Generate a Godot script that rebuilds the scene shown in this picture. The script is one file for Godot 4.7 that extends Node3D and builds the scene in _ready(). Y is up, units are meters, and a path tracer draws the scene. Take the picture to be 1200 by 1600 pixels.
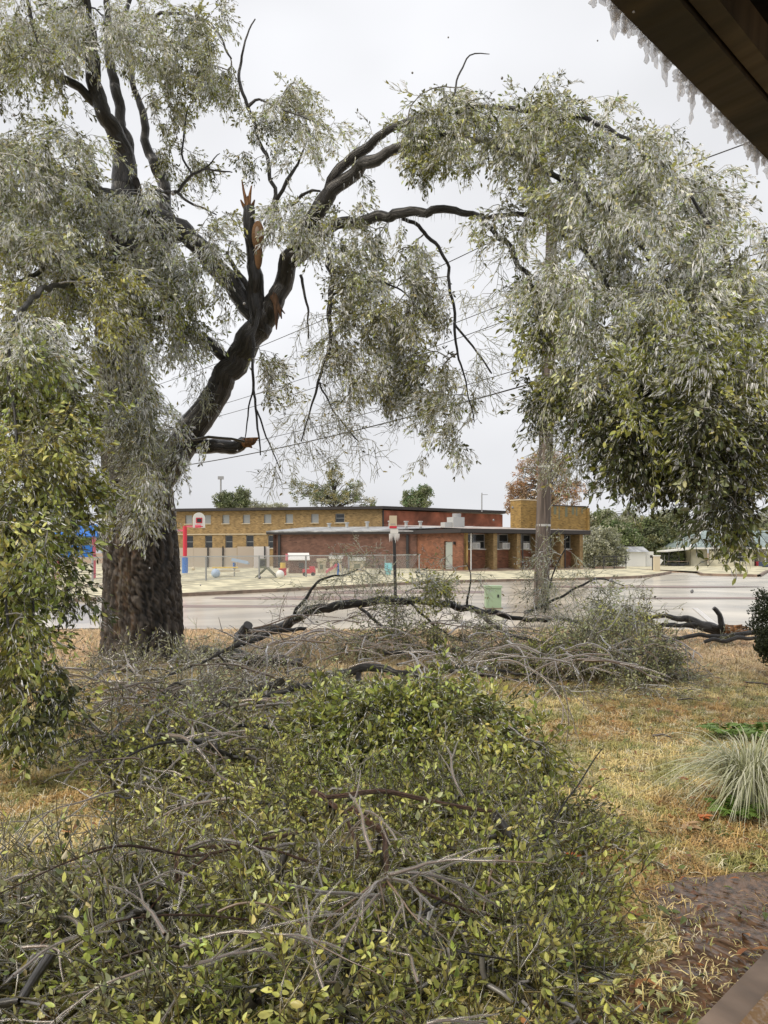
extends Node3D

# ---------------------------------------------------------------- measuring
const F := 1200.0        # focal length in pixels of the 1200 x 1600 photograph
const HORIZON := 858.0   # pixel row of the horizon
const EYE := 1.65        # height of the camera above the yard
var rng := RandomNumberGenerator.new()
var M := {}
var unit_box := BoxMesh.new()


func P(px: float, py: float, d: float) -> Vector3:
	return Vector3((px - 600.0) / F * d, EYE + (HORIZON - py) / F * d, -d)


func G(px: float, py: float) -> Vector3:
	return P(px, py, EYE * F / (py - HORIZON))


func rr(a: float, b: float) -> float:
	return rng.randf_range(a, b)


func rdir() -> Vector3:
	var v := Vector3(rr(-1, 1), rr(-1, 1), rr(-1, 1))
	return v.normalized() if v.length() > 0.01 else Vector3.UP


# ---------------------------------------------------------------- mesh gathering
class Acc:
	var v := PackedVector3Array()
	var n := PackedVector3Array()
	var uv := PackedVector2Array()
	var c := PackedColorArray()
	var t := PackedInt32Array()

	func add(p: Vector3, nn: Vector3, u: Vector2, col: Color) -> int:
		v.append(p)
		n.append(nn)
		uv.append(u)
		c.append(col)
		return v.size() - 1

	func tri(a: int, b: int, d: int) -> void:
		t.append(a)
		t.append(b)
		t.append(d)

	func quad(p0: Vector3, p1: Vector3, p2: Vector3, p3: Vector3, out: Vector3, col := Color.WHITE) -> void:
		var nn := (p2 - p0).cross(p1 - p0).normalized()
		var flip := nn.dot(out) < 0.0
		if flip:
			nn = -nn
		var k := v.size()
		add(p0, nn, Vector2(0, 0), col)
		add(p1, nn, Vector2(1, 0), col)
		add(p2, nn, Vector2(1, 1), col)
		add(p3, nn, Vector2(0, 1), col)
		if flip:
			tri(k, k + 2, k + 1)
			tri(k, k + 3, k + 2)
		else:
			tri(k, k + 1, k + 2)
			tri(k, k + 2, k + 3)

	func box(tr: Transform3D, size: Vector3, col := Color.WHITE) -> void:
		var h := size * 0.5
		for axis in 3:
			for s in [-1.0, 1.0]:
				var o := Vector3.ZERO
				o[axis] = s
				var a := Vector3.ZERO
				a[(axis + 1) % 3] = h[(axis + 1) % 3]
				var b := Vector3.ZERO
				b[(axis + 2) % 3] = h[(axis + 2) % 3]
				var m := o * h[axis]
				quad(tr * (m - a - b), tr * (m + a - b), tr * (m + a + b), tr * (m - a + b), tr.basis * o, col)

	# a tube through points; rough > 0 displaces the surface with the noise
	func tube(pts: PackedVector3Array, rad: PackedFloat32Array, sides: int, col := Color.WHITE, rough := 0.0, noise: FastNoiseLite = null, caps := true, ridge := 0.0) -> void:
		var cnt := pts.size()
		if cnt < 2:
			return
		var tang := (pts[1] - pts[0]).normalized()
		var nn := tang.cross(Vector3(0.31, 0.13, 0.94))
		if nn.length() < 0.05:
			nn = tang.cross(Vector3.RIGHT)
		nn = nn.normalized()
		var first := v.size()
		var run := 0.0
		for i in cnt:
			var tg := (pts[mini(i + 1, cnt - 1)] - pts[maxi(i - 1, 0)]).normalized()
			nn = (nn - tg * nn.dot(tg)).normalized()
			var bb := tg.cross(nn)
			if i > 0:
				run += pts[i].distance_to(pts[i - 1])
			for j in sides + 1:
				var th := TAU * (j % sides) / sides
				var dir := nn * cos(th) + bb * sin(th)
				var r := rad[i]
				if noise:
					var q := dir * (r * 0.7 + 0.05)
					r *= 1.0 + rough * noise.get_noise_3d(q.x * 60.0 + run * 20.0, q.y * 60.0 + run * 34.0, q.z * 60.0)
					if ridge > 0.0:
						var w := noise.get_noise_3d(dir.x * 190.0, run * 22.0 + dir.y * 12.0, dir.z * 190.0)
						r += ridge * (absf(w) * 2.2 - 0.5)
				add(pts[i] + dir * r, dir, Vector2(float(j) / sides, run), col)
		for i in cnt - 1:
			for j in sides:
				var a := first + i * (sides + 1) + j
				var b := a + 1
				var d := a + sides + 1
				tri(a, d, b)
				tri(b, d, d + 1)
		if caps and sides > 3:
			for e in [0, cnt - 1]:
				var outw := (pts[0] - pts[1]).normalized() if e == 0 else (pts[cnt - 1] - pts[cnt - 2]).normalized()
				var k := add(pts[e], outw, Vector2.ZERO, col)
				var base: int = first + e * (sides + 1)
				var ring := v.size()
				for j in sides + 1:
					add(v[base + j], outw, Vector2.ZERO, col)
				for j in sides:
					if e == 0:
						tri(k, ring + j, ring + j + 1)
					else:
						tri(k, ring + j + 1, ring + j)

	func smooth(from := 0) -> void:
		var acc := PackedVector3Array()
		acc.resize(v.size())
		for k in range(0, t.size(), 3):
			var a := t[k]
			if a < from:
				continue
			var f := (v[t[k + 2]] - v[a]).cross(v[t[k + 1]] - v[a])
			acc[a] += f
			acc[t[k + 1]] += f
			acc[t[k + 2]] += f
		for k in range(from, v.size()):
			if acc[k].length_squared() > 1e-16:
				n[k] = acc[k].normalized()

	func into(m: ArrayMesh, material: Material) -> void:
		if t.is_empty():
			return
		var a := []
		a.resize(Mesh.ARRAY_MAX)
		a[Mesh.ARRAY_VERTEX] = v
		a[Mesh.ARRAY_NORMAL] = n
		a[Mesh.ARRAY_TEX_UV] = uv
		a[Mesh.ARRAY_COLOR] = c
		a[Mesh.ARRAY_INDEX] = t
		m.add_surface_from_arrays(Mesh.PRIMITIVE_TRIANGLES, a)
		m.surface_set_material(m.get_surface_count() - 1, material)

	func mesh(material: Material) -> ArrayMesh:
		var m := ArrayMesh.new()
		into(m, material)
		return m


# ---------------------------------------------------------------- nodes
var taken := {}


func numbered(called: String) -> String:
	var k: int = taken.get(called, 0)
	taken[called] = k + 1
	return called if k == 0 else "%s_%03d" % [called, k]


func tag(o: Node3D, label: String, category: String, group := "") -> void:
	o.set_meta("label", label)
	o.set_meta("category", category)
	if group:
		o.set_meta("group", group)


func thing(called: String, label: String, category: String, at := Vector3.ZERO, turn := 0.0, group := "") -> Node3D:
	var o := Node3D.new()
	o.name = numbered(called)
	add_child(o, true)
	o.position = at
	o.rotation.y = turn
	tag(o, label, category, group)
	return o


func part(parent: Node, called: String, m: Mesh, mat: Material = null, at := Vector3.ZERO, turn := 0.0) -> MeshInstance3D:
	var o := MeshInstance3D.new()
	o.name = called
	o.mesh = m
	if mat:
		o.material_override = mat
	o.position = at
	o.rotation.y = turn
	parent.add_child(o, true)
	return o


func bx(parent: Node, called: String, size: Vector3, at: Vector3, mat: Material, turn := 0.0) -> MeshInstance3D:
	var b := BoxMesh.new()
	b.size = size
	return part(parent, called, b, mat, at, turn)


func cyl(parent: Node, called: String, r: float, h: float, at: Vector3, mat: Material, r2 := -1.0, sides := 16) -> MeshInstance3D:
	var b := CylinderMesh.new()
	b.bottom_radius = r
	b.top_radius = r if r2 < 0.0 else r2
	b.height = h
	b.radial_segments = sides
	return part(parent, called, b, mat, at)


func rod(parent: Node, called: String, a: Vector3, b: Vector3, r: float, mat: Material, sides := 8) -> MeshInstance3D:
	var k := Acc.new()
	k.tube(PackedVector3Array([a, b]), PackedFloat32Array([r, r]), sides)
	return part(parent, called, k.mesh(mat))


func struct(called: String, m: Mesh, mat: Material = null, at := Vector3.ZERO) -> MeshInstance3D:
	var o := part(self, called, m, mat, at)
	o.set_meta("kind", "structure")
	return o


func stuff(parent: Node, called: String, m: Mesh, places: Array[Transform3D], tints: PackedColorArray) -> void:
	if places.is_empty():
		return
	var mm := MultiMesh.new()
	mm.transform_format = MultiMesh.TRANSFORM_3D
	mm.use_colors = true
	mm.mesh = m
	mm.instance_count = places.size()
	for i in places.size():
		mm.set_instance_transform(i, places[i])
		mm.set_instance_color(i, tints[i])
	var o := MultiMeshInstance3D.new()
	o.name = called
	o.multimesh = mm
	o.set_meta("kind", "stuff")
	parent.add_child(o, true)


# ---------------------------------------------------------------- materials
func lin(r: float, g: float, b: float, a := 1.0) -> Color:
	var c := Color(r, g, b).linear_to_srgb()
	c.a = a
	return c


func mat(called: String, col: Color, rough := 0.8, metal := 0.0) -> StandardMaterial3D:
	var m := StandardMaterial3D.new()
	m.resource_name = called
	m.albedo_color = col
	m.roughness = rough
	m.metallic = metal
	M[called] = m
	return m


func tri_tex(m: StandardMaterial3D, tex: Texture2D, bump: Texture2D, scale: Vector3, relief: float, world := false) -> void:
	m.albedo_texture = tex
	m.uv1_triplanar = true
	m.uv1_world_triplanar = world
	m.uv1_scale = scale
	if bump:
		m.heightmap_enabled = true
		m.heightmap_texture = bump
		m.heightmap_scale = relief


func uv_tex(m: StandardMaterial3D, tex: Texture2D, bump: Texture2D, scale: Vector3, relief: float) -> void:
	m.albedo_texture = tex
	m.uv1_scale = scale
	m.heightmap_enabled = true
	m.heightmap_texture = bump
	m.heightmap_scale = relief


func noise(freq: float, sd: int, octaves := 4) -> FastNoiseLite:
	var f := FastNoiseLite.new()
	f.noise_type = FastNoiseLite.TYPE_SIMPLEX_SMOOTH
	f.seed = sd
	f.frequency = freq
	f.fractal_octaves = octaves
	return f


# grey picture of noise between lo and hi
func grey(size: int, freq: float, sd: int, lo: float, hi: float, octaves := 5, stretch := Vector2(1, 1)) -> ImageTexture:
	var f := noise(freq, sd, octaves)
	var im := Image.create_empty(size, size, false, Image.FORMAT_RGB8)
	for y in size:
		for x in size:
			# blend of two shifted samples so that the picture repeats without a seam
			var u := TAU * x / size
			var q := TAU * y / size
			var w := f.get_noise_3d(cos(u) * size / TAU * stretch.x + sin(q) * size / TAU * 0.6 * stretch.y, sin(u) * size / TAU * stretch.x, cos(q) * size / TAU * stretch.y)
			var g := clampf(lerpf(lo, hi, clampf(w * 1.1 + 0.5, 0, 1)), 0, 1)
			im.set_pixel(x, y, Color(g, g, g))
	return ImageTexture.create_from_image(im)


func brick_pictures() -> Array:
	var size := 512
	var im := Image.create_empty(size, size, false, Image.FORMAT_RGB8)
	var hm := Image.create_empty(size, size, false, Image.FORMAT_RGB8)
	var f := noise(0.012, 5, 4)
	var tone := {}
	for y in size:
		var row := y / 8
		for x in size:
			var sx := (x + (row % 2) * 12) % size
			var brick := sx / 24
			var key := row * 64 + brick
			if not tone.has(key):
				tone[key] = rr(0.82, 1.0) * (0.82 if rng.randf() < 0.08 else 1.0)
			var joint := y % 8 == 0 or sx % 24 == 0
			var g: float = 0.78 if joint else tone[key]
			g *= 0.9 + 0.12 * f.get_noise_2d(x, y)
			im.set_pixel(x, y, Color(g, g * (1.0 if not joint else 1.04), g * (1.0 if not joint else 1.1)))
			hm.set_pixel(x, y, Color(0.2, 0.2, 0.2) if joint else Color(0.8, 0.8, 0.8))
	return [ImageTexture.create_from_image(im), ImageTexture.create_from_image(hm)]


func materials() -> void:
	var bark_h := grey(256, 0.05, 11, 0.0, 1.0, 5, Vector2(1.0, 0.28))
	var bark_c := grey(256, 0.03, 12, 0.45, 1.0, 5, Vector2(1.0, 0.35))
	var fine := grey(256, 0.06, 13, 0.55, 1.0, 5)
	var soft := grey(256, 0.012, 14, 0.6, 1.0, 5)
	var m := mat("bark", lin(0.16, 0.13, 0.105), 0.62)
	m.vertex_color_use_as_albedo = true
	tri_tex(m, bark_c, bark_h, Vector3(2.2, 0.9, 2.2), 0.9)
	m = mat("limb_bark", lin(0.056, 0.05, 0.045), 0.45)
	m.vertex_color_use_as_albedo = true
	uv_tex(m, bark_c, bark_h, Vector3(3, 1.3, 1), 2.2)
	m.clearcoat_enabled = true
	m.clearcoat = 0.35
	m.clearcoat_roughness = 0.2
	m = mat("fresh_bark", lin(0.22, 0.115, 0.07), 0.45)
	m.vertex_color_use_as_albedo = true
	uv_tex(m, bark_c, bark_h, Vector3(2, 3, 1), 0.8)
	m = mat("twig", Color.WHITE, 0.3)
	m.vertex_color_use_as_albedo = true
	m.clearcoat_enabled = true
	m.clearcoat = 0.8
	m.clearcoat_roughness = 0.12
	m = mat("leaf", Color.WHITE, 0.55)
	m.vertex_color_use_as_albedo = true
	m.metallic_specular = 0.35
	m.clearcoat_enabled = true
	m.clearcoat = 0.45
	m.clearcoat_roughness = 0.05
	m.backlight_enabled = true
	m.backlight = Color(0.5, 0.5, 0.5)
	m = mat("far_leaf", Color.WHITE, 0.6)
	m.vertex_color_use_as_albedo = true
	m.backlight_enabled = true
	m.backlight = Color(0.4, 0.4, 0.4)
	m = mat("blade", Color.WHITE, 0.5)
	m.vertex_color_use_as_albedo = true
	m.backlight_enabled = true
	m.backlight = Color(0.4, 0.4, 0.4)
	m = mat("ice", Color(0.93, 0.95, 0.97, 0.42), 0.08)
	m.transparency = BaseMaterial3D.TRANSPARENCY_ALPHA
	m.metallic_specular = 0.6
	m = mat("clear_ice", Color(0.95, 0.96, 0.97, 0.06), 0.04)
	m.transparency = BaseMaterial3D.TRANSPARENCY_ALPHA
	m.metallic_specular = 0.75
	mat("sleet", lin(0.35, 0.36, 0.38), 0.15)
	m = mat("white_ice", lin(0.90, 0.91, 0.91), 0.15)
	m.clearcoat_enabled = true
	m.clearcoat = 0.6
	m = mat("icicle", Color(0.8, 0.8, 0.82, 0.34), 0.05)
	m.transparency = BaseMaterial3D.TRANSPARENCY_ALPHA
	m = mat("split_wood", lin(0.52, 0.27, 0.11), 0.7)
	m.vertex_color_use_as_albedo = true
	tri_tex(m, bark_c, bark_h, Vector3(6, 2, 6), 0.6)
	m = mat("ground", Color.WHITE, 0.9)
	m.vertex_color_use_as_albedo = true
	tri_tex(m, fine, fine, Vector3(0.9, 0.9, 0.9), 2.5, true)
	m = mat("verge", lin(0.80, 0.745, 0.52), 0.7)
	tri_tex(m, soft, fine, Vector3(0.35, 0.35, 0.35), 2.0, true)
	m = mat("road", lin(0.70, 0.63, 0.51), 0.2)
	tri_tex(m, grey(512, 0.012, 15, 0.74, 1.0, 6, Vector2(0.8, 1.4)), fine, Vector3(0.05, 0.05, 0.05), 0.3, true)
	m = mat("road_stain", lin(0.30, 0.17, 0.12), 0.3)
	m.albedo_texture = soft
	m = mat("paint", lin(0.6, 0.58, 0.55), 0.3)
	m = mat("kerb", lin(0.34, 0.25, 0.19), 0.6)
	tri_tex(m, soft, fine, Vector3(0.6, 0.6, 0.6), 0.5, true)
	m = mat("mud", lin(0.20, 0.115, 0.065), 0.2)
	tri_tex(m, fine, soft, Vector3(1.6, 1.6, 1.6), 1.6, true)
	m = mat("concrete", lin(0.26, 0.165, 0.09), 0.18)
	tri_tex(m, soft, fine, Vector3(1.2, 1.2, 1.2), 0.6, true)
	var b := brick_pictures()
	for q in [["yellow_brick", lin(0.51, 0.345, 0.155)], ["red_brick", lin(0.37, 0.16, 0.09)], ["brown_brick", lin(0.28, 0.145, 0.105)], ["stained_brick", lin(0.50, 0.32, 0.10)]]:
		m = mat(q[0], q[1], 0.75)
		tri_tex(m, b[0], b[1], Vector3(0.195, 0.195, 0.195), 0.8)
	m = mat("red_wall", lin(0.46, 0.16, 0.10), 0.8)
	tri_tex(m, soft, null, Vector3(0.15, 0.15, 0.15), 0)
	m = mat("yellow_wall", lin(0.62, 0.40, 0.13), 0.75)
	tri_tex(m, soft, null, Vector3(0.3, 0.3, 0.3), 0)
	mat("dark_trim", lin(0.035, 0.03, 0.03), 0.5)
	m = mat("metal_roof", lin(0.52, 0.54, 0.56), 0.35)
	tri_tex(m, soft, null, Vector3(0.3, 0.3, 0.3), 0)
	m = mat("pale_roof", lin(0.62, 0.55, 0.50), 0.5)
	tri_tex(m, soft, null, Vector3(0.2, 0.2, 0.2), 0)
	mat("pane", lin(0.03, 0.035, 0.04), 0.08)
	mat("blind", lin(0.34, 0.36, 0.37), 0.5)
	mat("white", lin(0.74, 0.74, 0.72), 0.5)
	m = mat("cream", lin(0.78, 0.74, 0.58), 0.7)
	tri_tex(m, soft, null, Vector3(0.1, 0.1, 0.1), 0)
	m = mat("teal_roof", lin(0.34, 0.43, 0.43), 0.6)
	tri_tex(m, soft, fine, Vector3(0.5, 0.5, 0.5), 1)
	mat("grey_metal", lin(0.38, 0.39, 0.4), 0.45, 0.3)
	mat("galvanised", lin(0.50, 0.51, 0.5), 0.4, 0.3)
	mat("dark_metal", lin(0.03, 0.03, 0.033), 0.4)
	mat("door_grey", lin(0.36, 0.40, 0.37), 0.5)
	mat("red_paint", lin(0.62, 0.04, 0.07), 0.4)
	mat("pink_paint", lin(0.70, 0.18, 0.24), 0.4)
	mat("blue_paint", lin(0.03, 0.18, 0.60), 0.4)
	mat("pale_blue", lin(0.40, 0.52, 0.70), 0.4)
	mat("yellow_paint", lin(0.78, 0.55, 0.10), 0.4)
	mat("green_paint", lin(0.36, 0.48, 0.32), 0.5)
	mat("teal_paint", lin(0.30, 0.58, 0.62), 0.4)
	mat("tan_plastic", lin(0.60, 0.52, 0.38), 0.5)
	mat("beige_board", lin(0.52, 0.46, 0.38), 0.8)
	mat("olive", lin(0.16, 0.17, 0.11), 0.6)
	m = mat("pole_wood", lin(0.22, 0.175, 0.15), 0.75)
	tri_tex(m, bark_c, bark_h, Vector3(2.0, 0.35, 2.0), 0.8)
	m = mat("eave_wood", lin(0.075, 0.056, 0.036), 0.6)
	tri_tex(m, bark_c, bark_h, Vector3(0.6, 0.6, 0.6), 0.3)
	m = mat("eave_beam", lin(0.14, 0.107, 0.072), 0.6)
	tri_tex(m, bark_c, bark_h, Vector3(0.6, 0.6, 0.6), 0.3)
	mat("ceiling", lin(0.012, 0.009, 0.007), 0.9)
	mat("cable", lin(0.02, 0.02, 0.022), 0.5)
	mat("far_bark", lin(0.10, 0.085, 0.07), 0.9)


# ---------------------------------------------------------------- curves
func curve_through(spec: Array, step: float) -> Array:
	# spec: [px, py, depth, width in pixels] -> [points, radii], resampled along a smooth curve
	var p: Array[Vector3] = []
	var r: Array[float] = []
	for q in spec:
		p.append(P(q[0], q[1], q[2]))
		r.append(q[3] * 0.5 * q[2] / F)
	return smooth_line(p, r, step)


func smooth_line(p: Array[Vector3], r: Array[float], step: float) -> Array:
	var pts := PackedVector3Array()
	var rad := PackedFloat32Array()
	for i in p.size() - 1:
		var a := p[maxi(i - 1, 0)]
		var b := p[i]
		var c := p[i + 1]
		var d := p[mini(i + 2, p.size() - 1)]
		var k := maxi(1, int(ceil(b.distance_to(c) / step)))
		for j in k:
			var t := float(j) / k
			pts.append(b.cubic_interpolate(c, a, d, t))
			rad.append(lerpf(r[i], r[i + 1], t))
	pts.append(p[-1])
	rad.append(r[-1])
	return [pts, rad]


# ---------------------------------------------------------------- growth of twigs between limbs and the places where foliage hangs
class Twigs:
	var pos := PackedVector3Array()
	var par := PackedInt32Array()
	var weight := PackedFloat32Array()
	var chains: Array[PackedInt32Array] = []
	var kinds := PackedInt32Array()
	var grid := {}
	const CELL := 0.45

	func key(p: Vector3) -> Vector3i:
		return Vector3i((p / CELL).floor())

	func add(p: Vector3, parent: int) -> int:
		var k := pos.size()
		pos.append(p)
		par.append(parent)
		weight.append(0.0)
		var c := key(p)
		if not grid.has(c):
			grid[c] = []
		grid[c].append(k)
		return k

	func nearest(p: Vector3, lift: float) -> int:
		var best := -1
		var score := 1e9
		var c := key(p)
		for reach in range(0, 9):
			if best >= 0 and score < (reach - 1) * CELL:
				break
			for x in range(-reach, reach + 1):
				for y in range(-reach, reach + 1):
					var edge := absi(x) == reach or absi(y) == reach
					for z in (range(-reach, reach + 1) if edge else [-reach, reach]):
						var list = grid.get(c + Vector3i(x, y, z))
						if list == null:
							continue
						for k in list:
							var d := p - pos[k]
							var s := d.length()
							if d.y > 0.0:
								s += d.y * lift
							if s < score:
								score = s
								best = k
		return best

	func grow(targets: Array, droop: float, lift: float, r: RandomNumberGenerator) -> void:
		var order := []
		for q in targets:
			var k := nearest(q[0], lift)
			order.append([q[0].distance_to(pos[k]) if k >= 0 else 9.0, q])
		order.sort_custom(func(a, b): return a[0] < b[0])
		for o in order:
			var goal: Vector3 = o[1][0]
			var k := nearest(goal, lift)
			if k < 0:
				continue
			var from := pos[k]
			var span := goal - from
			var size := span.length()
			if size < 0.03:
				continue
			var p1 := from + Vector3(span.x, span.y * 0.3 + size * droop, span.z) * 0.4 + Vector3(r.randf_range(-1, 1), r.randf_range(-1, 1), r.randf_range(-1, 1)) * size * 0.12
			var p2 := goal + Vector3(r.randf_range(-0.15, 0.15), 0.4 * droop * 2.0, r.randf_range(-0.15, 0.15)) * size
			var steps := maxi(2, int(ceil(size / 0.13)))
			var chain := PackedInt32Array([k])
			var last := k
			for i in range(1, steps + 1):
				var t := float(i) / steps
				var q := from.bezier_interpolate(p1, p2, goal, t)
				q += Vector3(r.randf_range(-1, 1), r.randf_range(-1, 1), r.randf_range(-1, 1)) * 0.012
				last = add(q, last)
				chain.append(last)
			chains.append(chain)
			kinds.append(o[1][1])

	func weigh() -> void:
		for c in chains:
			weight[c[c.size() - 1]] += 1.0
		for k in range(pos.size() - 1, -1, -1):
			if par[k] >= 0:
				weight[par[k]] += weight[k]


var spray := {}


func leaf_into(a: Acc, at: Vector3, along: Vector3, face: Vector3, size: float, col: Color) -> void:
	along = along.normalized()
	var side := along.cross(face)
	if side.length() < 0.05:
		side = along.cross(Vector3.RIGHT)
	side = side.normalized()
	var up := side.cross(along).normalized()
	var w := size * rr(0.19, 0.27)
	var bend := rr(-0.12, 0.38) * size
	var fold := rr(0.1, 0.7)
	var k := a.v.size()
	var row := [[0.0, 0.0], [0.2, 0.75], [0.5, 1.0], [0.8, 0.55], [1.0, 0.0]]
	for q in row:
		var mid: Vector3 = at + along * size * q[0] - up * bend * q[0] * q[0]
		var lift: Vector3 = up * w * q[1] * fold
		a.add(mid - side * w * q[1] + lift, up, Vector2(0, q[0]), col)
		a.add(mid, up, Vector2(0.5, q[0]), col * 0.9)
		a.add(mid + side * w * q[1] + lift, up, Vector2(1, q[0]), col)
	for i in 4:
		for s in 2:
			var b := k + i * 3 + s
			a.tri(b, b + 3, b + 1)
			a.tri(b + 1, b + 3, b + 4)


func cone_into(a: Acc, at: Vector3, tip: Vector3, r: float, sides := 4) -> void:
	a.tube(PackedVector3Array([at, at.lerp(tip, 0.5), tip]), PackedFloat32Array([r, r * 0.75, r * 0.12]), sides, Color.WHITE, 0.0, null, false)


# a leafy twig that hangs from its origin along -y
func make_spray(length: float, leaves: int, size: float, drops: int, drop_len: float, wild: float, icy := 0.0) -> ArrayMesh:
	var tw := Acc.new()
	var lf := Acc.new()
	var ic := Acc.new()
	var lines: Array = []
	var main := PackedVector3Array([Vector3.ZERO])
	var dir := Vector3(rr(-0.3, 0.3), -1, rr(-0.3, 0.3)).normalized()
	var seg := length / 5.0
	for i in 5:
		dir = (dir + rdir() * 0.28 + Vector3(0, -0.12, 0)).normalized()
		main.append(main[-1] + dir * seg)
	lines.append(main)
	for k in 4:
		var at := main[1 + k % 4]
		var d2 := (Vector3(rr(-1, 1), rr(-0.9, 0.3), rr(-1, 1))).normalized()
		var sub := PackedVector3Array([at])
		for i in 3:
			d2 = (d2 + Vector3(0, -0.3, 0) + rdir() * 0.25).normalized()
			sub.append(sub[-1] + d2 * length * rr(0.1, 0.17))
		lines.append(sub)
	for ln in lines:
		var rad := PackedFloat32Array()
		for i in ln.size():
			rad.append(lerpf(0.0034, 0.0014, float(i) / ln.size()))
		tw.tube(ln, rad, 4, Color(0.11, 0.075, 0.045).lerp(Color(0.72, 0.71, 0.69) if wild < 0.6 else Color(0.50, 0.40, 0.27), minf(1.0, icy * rr(0.2, 1.0)) * (0.45 if wild > 0.6 else 1.0)), 0.0, null, false)
	for k in leaves:
		var ln: PackedVector3Array = lines[0] if k % 5 < 2 else lines[1 + k % 4]
		var t := rr(0.15, 1.0) * (ln.size() - 1)
		var i := mini(int(t), ln.size() - 2)
		var at := ln[i].lerp(ln[i + 1], t - i)
		var tg := (ln[i + 1] - ln[i]).normalized()
		var out := (rdir() - tg * 0.2)
		out = (out - tg * out.dot(tg)).normalized()
		var along := (tg * 0.55 + out * 0.8 + Vector3(0, -0.55, 0) * (1.0 - wild) + rdir() * 0.25 * wild).normalized()
		var tone := rr(0.7, 1.25)
		var col := Color(tone * rr(0.85, 1.25), tone, tone * rr(0.7, 1.2))
		leaf_into(lf, at + out * 0.006, along, (Vector3.UP + rdir() * (0.7 + wild)).normalized(), size * rr(0.65, 1.2), col)
	for k in drops:
		var ln: PackedVector3Array = lines[k % lines.size()]
		var t := rr(0.0, 1.0) * (ln.size() - 1)
		var i := mini(int(t), ln.size() - 2)
		var at := ln[i].lerp(ln[i + 1], t - i)
		if wild < 0.6:
			cone_into(ic, at, at + Vector3(rr(-0.08, 0.08), -1, rr(-0.08, 0.08)) * drop_len * rr(0.4, 1.2), rr(0.0022, 0.0042))
		else:
			# a sleeve of ice round a stretch of the twig
			var from := maxi(0, i - 1)
			var run := PackedVector3Array()
			var rad := PackedFloat32Array()
			for q in range(from, mini(from + 3, ln.size())):
				run.append(ln[q])
				rad.append(rr(0.0026, 0.0052))
			rad[0] = 0.0015
			rad[-1] = 0.0012
			ic.tube(run, rad, 5, Color.WHITE, 0.0, null, false)
	lf.smooth()
	var m := ArrayMesh.new()
	tw.into(m, M.twig)
	lf.into(m, M.leaf)
	ic.into(m, (M.clear_ice if rng.randf() < 0.75 else M.ice) if wild > 0.6 else (M.white_ice if rng.randf() < 0.7 else M.ice))
	return m


func make_sprays() -> void:
	for i in 4:
		spray["hang%d" % i] = make_spray(0.36, 19, 0.056, 20, 0.05, 0.15, 0.8)
		spray["icy%d" % i] = make_spray(0.36, 12, 0.052, 44, 0.065, 0.2, 1.3)
		spray["bare%d" % i] = make_spray(0.44, 1, 0.05, 16, 0.03, 0.5, 1.1)
		spray["curtain%d" % i] = make_spray(0.40, 17, 0.060, 10, 0.045, 0.1, 0.5)
		spray["lying%d" % i] = make_spray(0.36, 30, 0.038, 8, 0.06, 0.75, 0.5)
		spray["frozen%d" % i] = make_spray(0.46, 6, 0.042, 12, 0.11, 0.8, 0.9)


const KINDS := ["hang", "icy", "bare", "curtain", "lying", "frozen"]


func basis_along(axis: Vector3, s: float) -> Basis:
	var y := -axis.normalized()
	var x := y.cross(rdir())
	while x.length() < 0.05:
		x = y.cross(rdir())
	x = x.normalized()
	return Basis(x * s, y * s, x.cross(y) * s)


# blob: [px, py, depth, rx px, ry px, depth radius m, count, kind, tint]
func targets_in(blobs: Array) -> Array:
	var out := []
	var gaps := noise(1.0, 91, 3)
	for b in blobs:
		for k in int(b[6] * (0.82 if b[6] > 20 and b[7] < 2 else 1.0)):
			var u := rdir() * pow(rng.randf(), 0.42) * (1.0 if rng.randf() < 0.75 or b[7] == 3 else rr(1.1, 1.6))
			var p := P(b[0] + u.x * b[3], b[1] - u.y * b[4], b[2] + u.z * b[5])
			# strands hang together: gaps run downwards
			if gaps.get_noise_3d(p.x * 2.1, p.y * 0.5, p.z * 2.1) < (0.07 if b[2] < 9.0 and b[7] != 3 else (0.10 if b[7] == 3 else 0.05)) and rng.randf() < 0.9:
				continue
			out.append([p, b[7] * 10 + b[8]])
	return out


func tint_of(which: int) -> Color:
	var k := rr(0.8, 1.35) if rng.randf() < 0.75 else rr(0.25, 0.5)  # some leaves darkened at random, painting in shaded undersides for contrast
	match which:
		0:  # grey green under ice
			return Color(0.54, 0.575, 0.33) * k
		1:  # deep green
			return Color(0.34, 0.37, 0.095) * k
		2:  # yellow green
			return Color(0.54, 0.55, 0.17) * k
		3:  # fresh green
			return Color(0.42, 0.49, 0.13) * k
		4:  # olive brown
			return Color(0.38, 0.385, 0.18) * k
		5:  # dark
			return Color(0.12, 0.14, 0.05) * k
	return Color(0.2, 0.2, 0.1)


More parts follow.
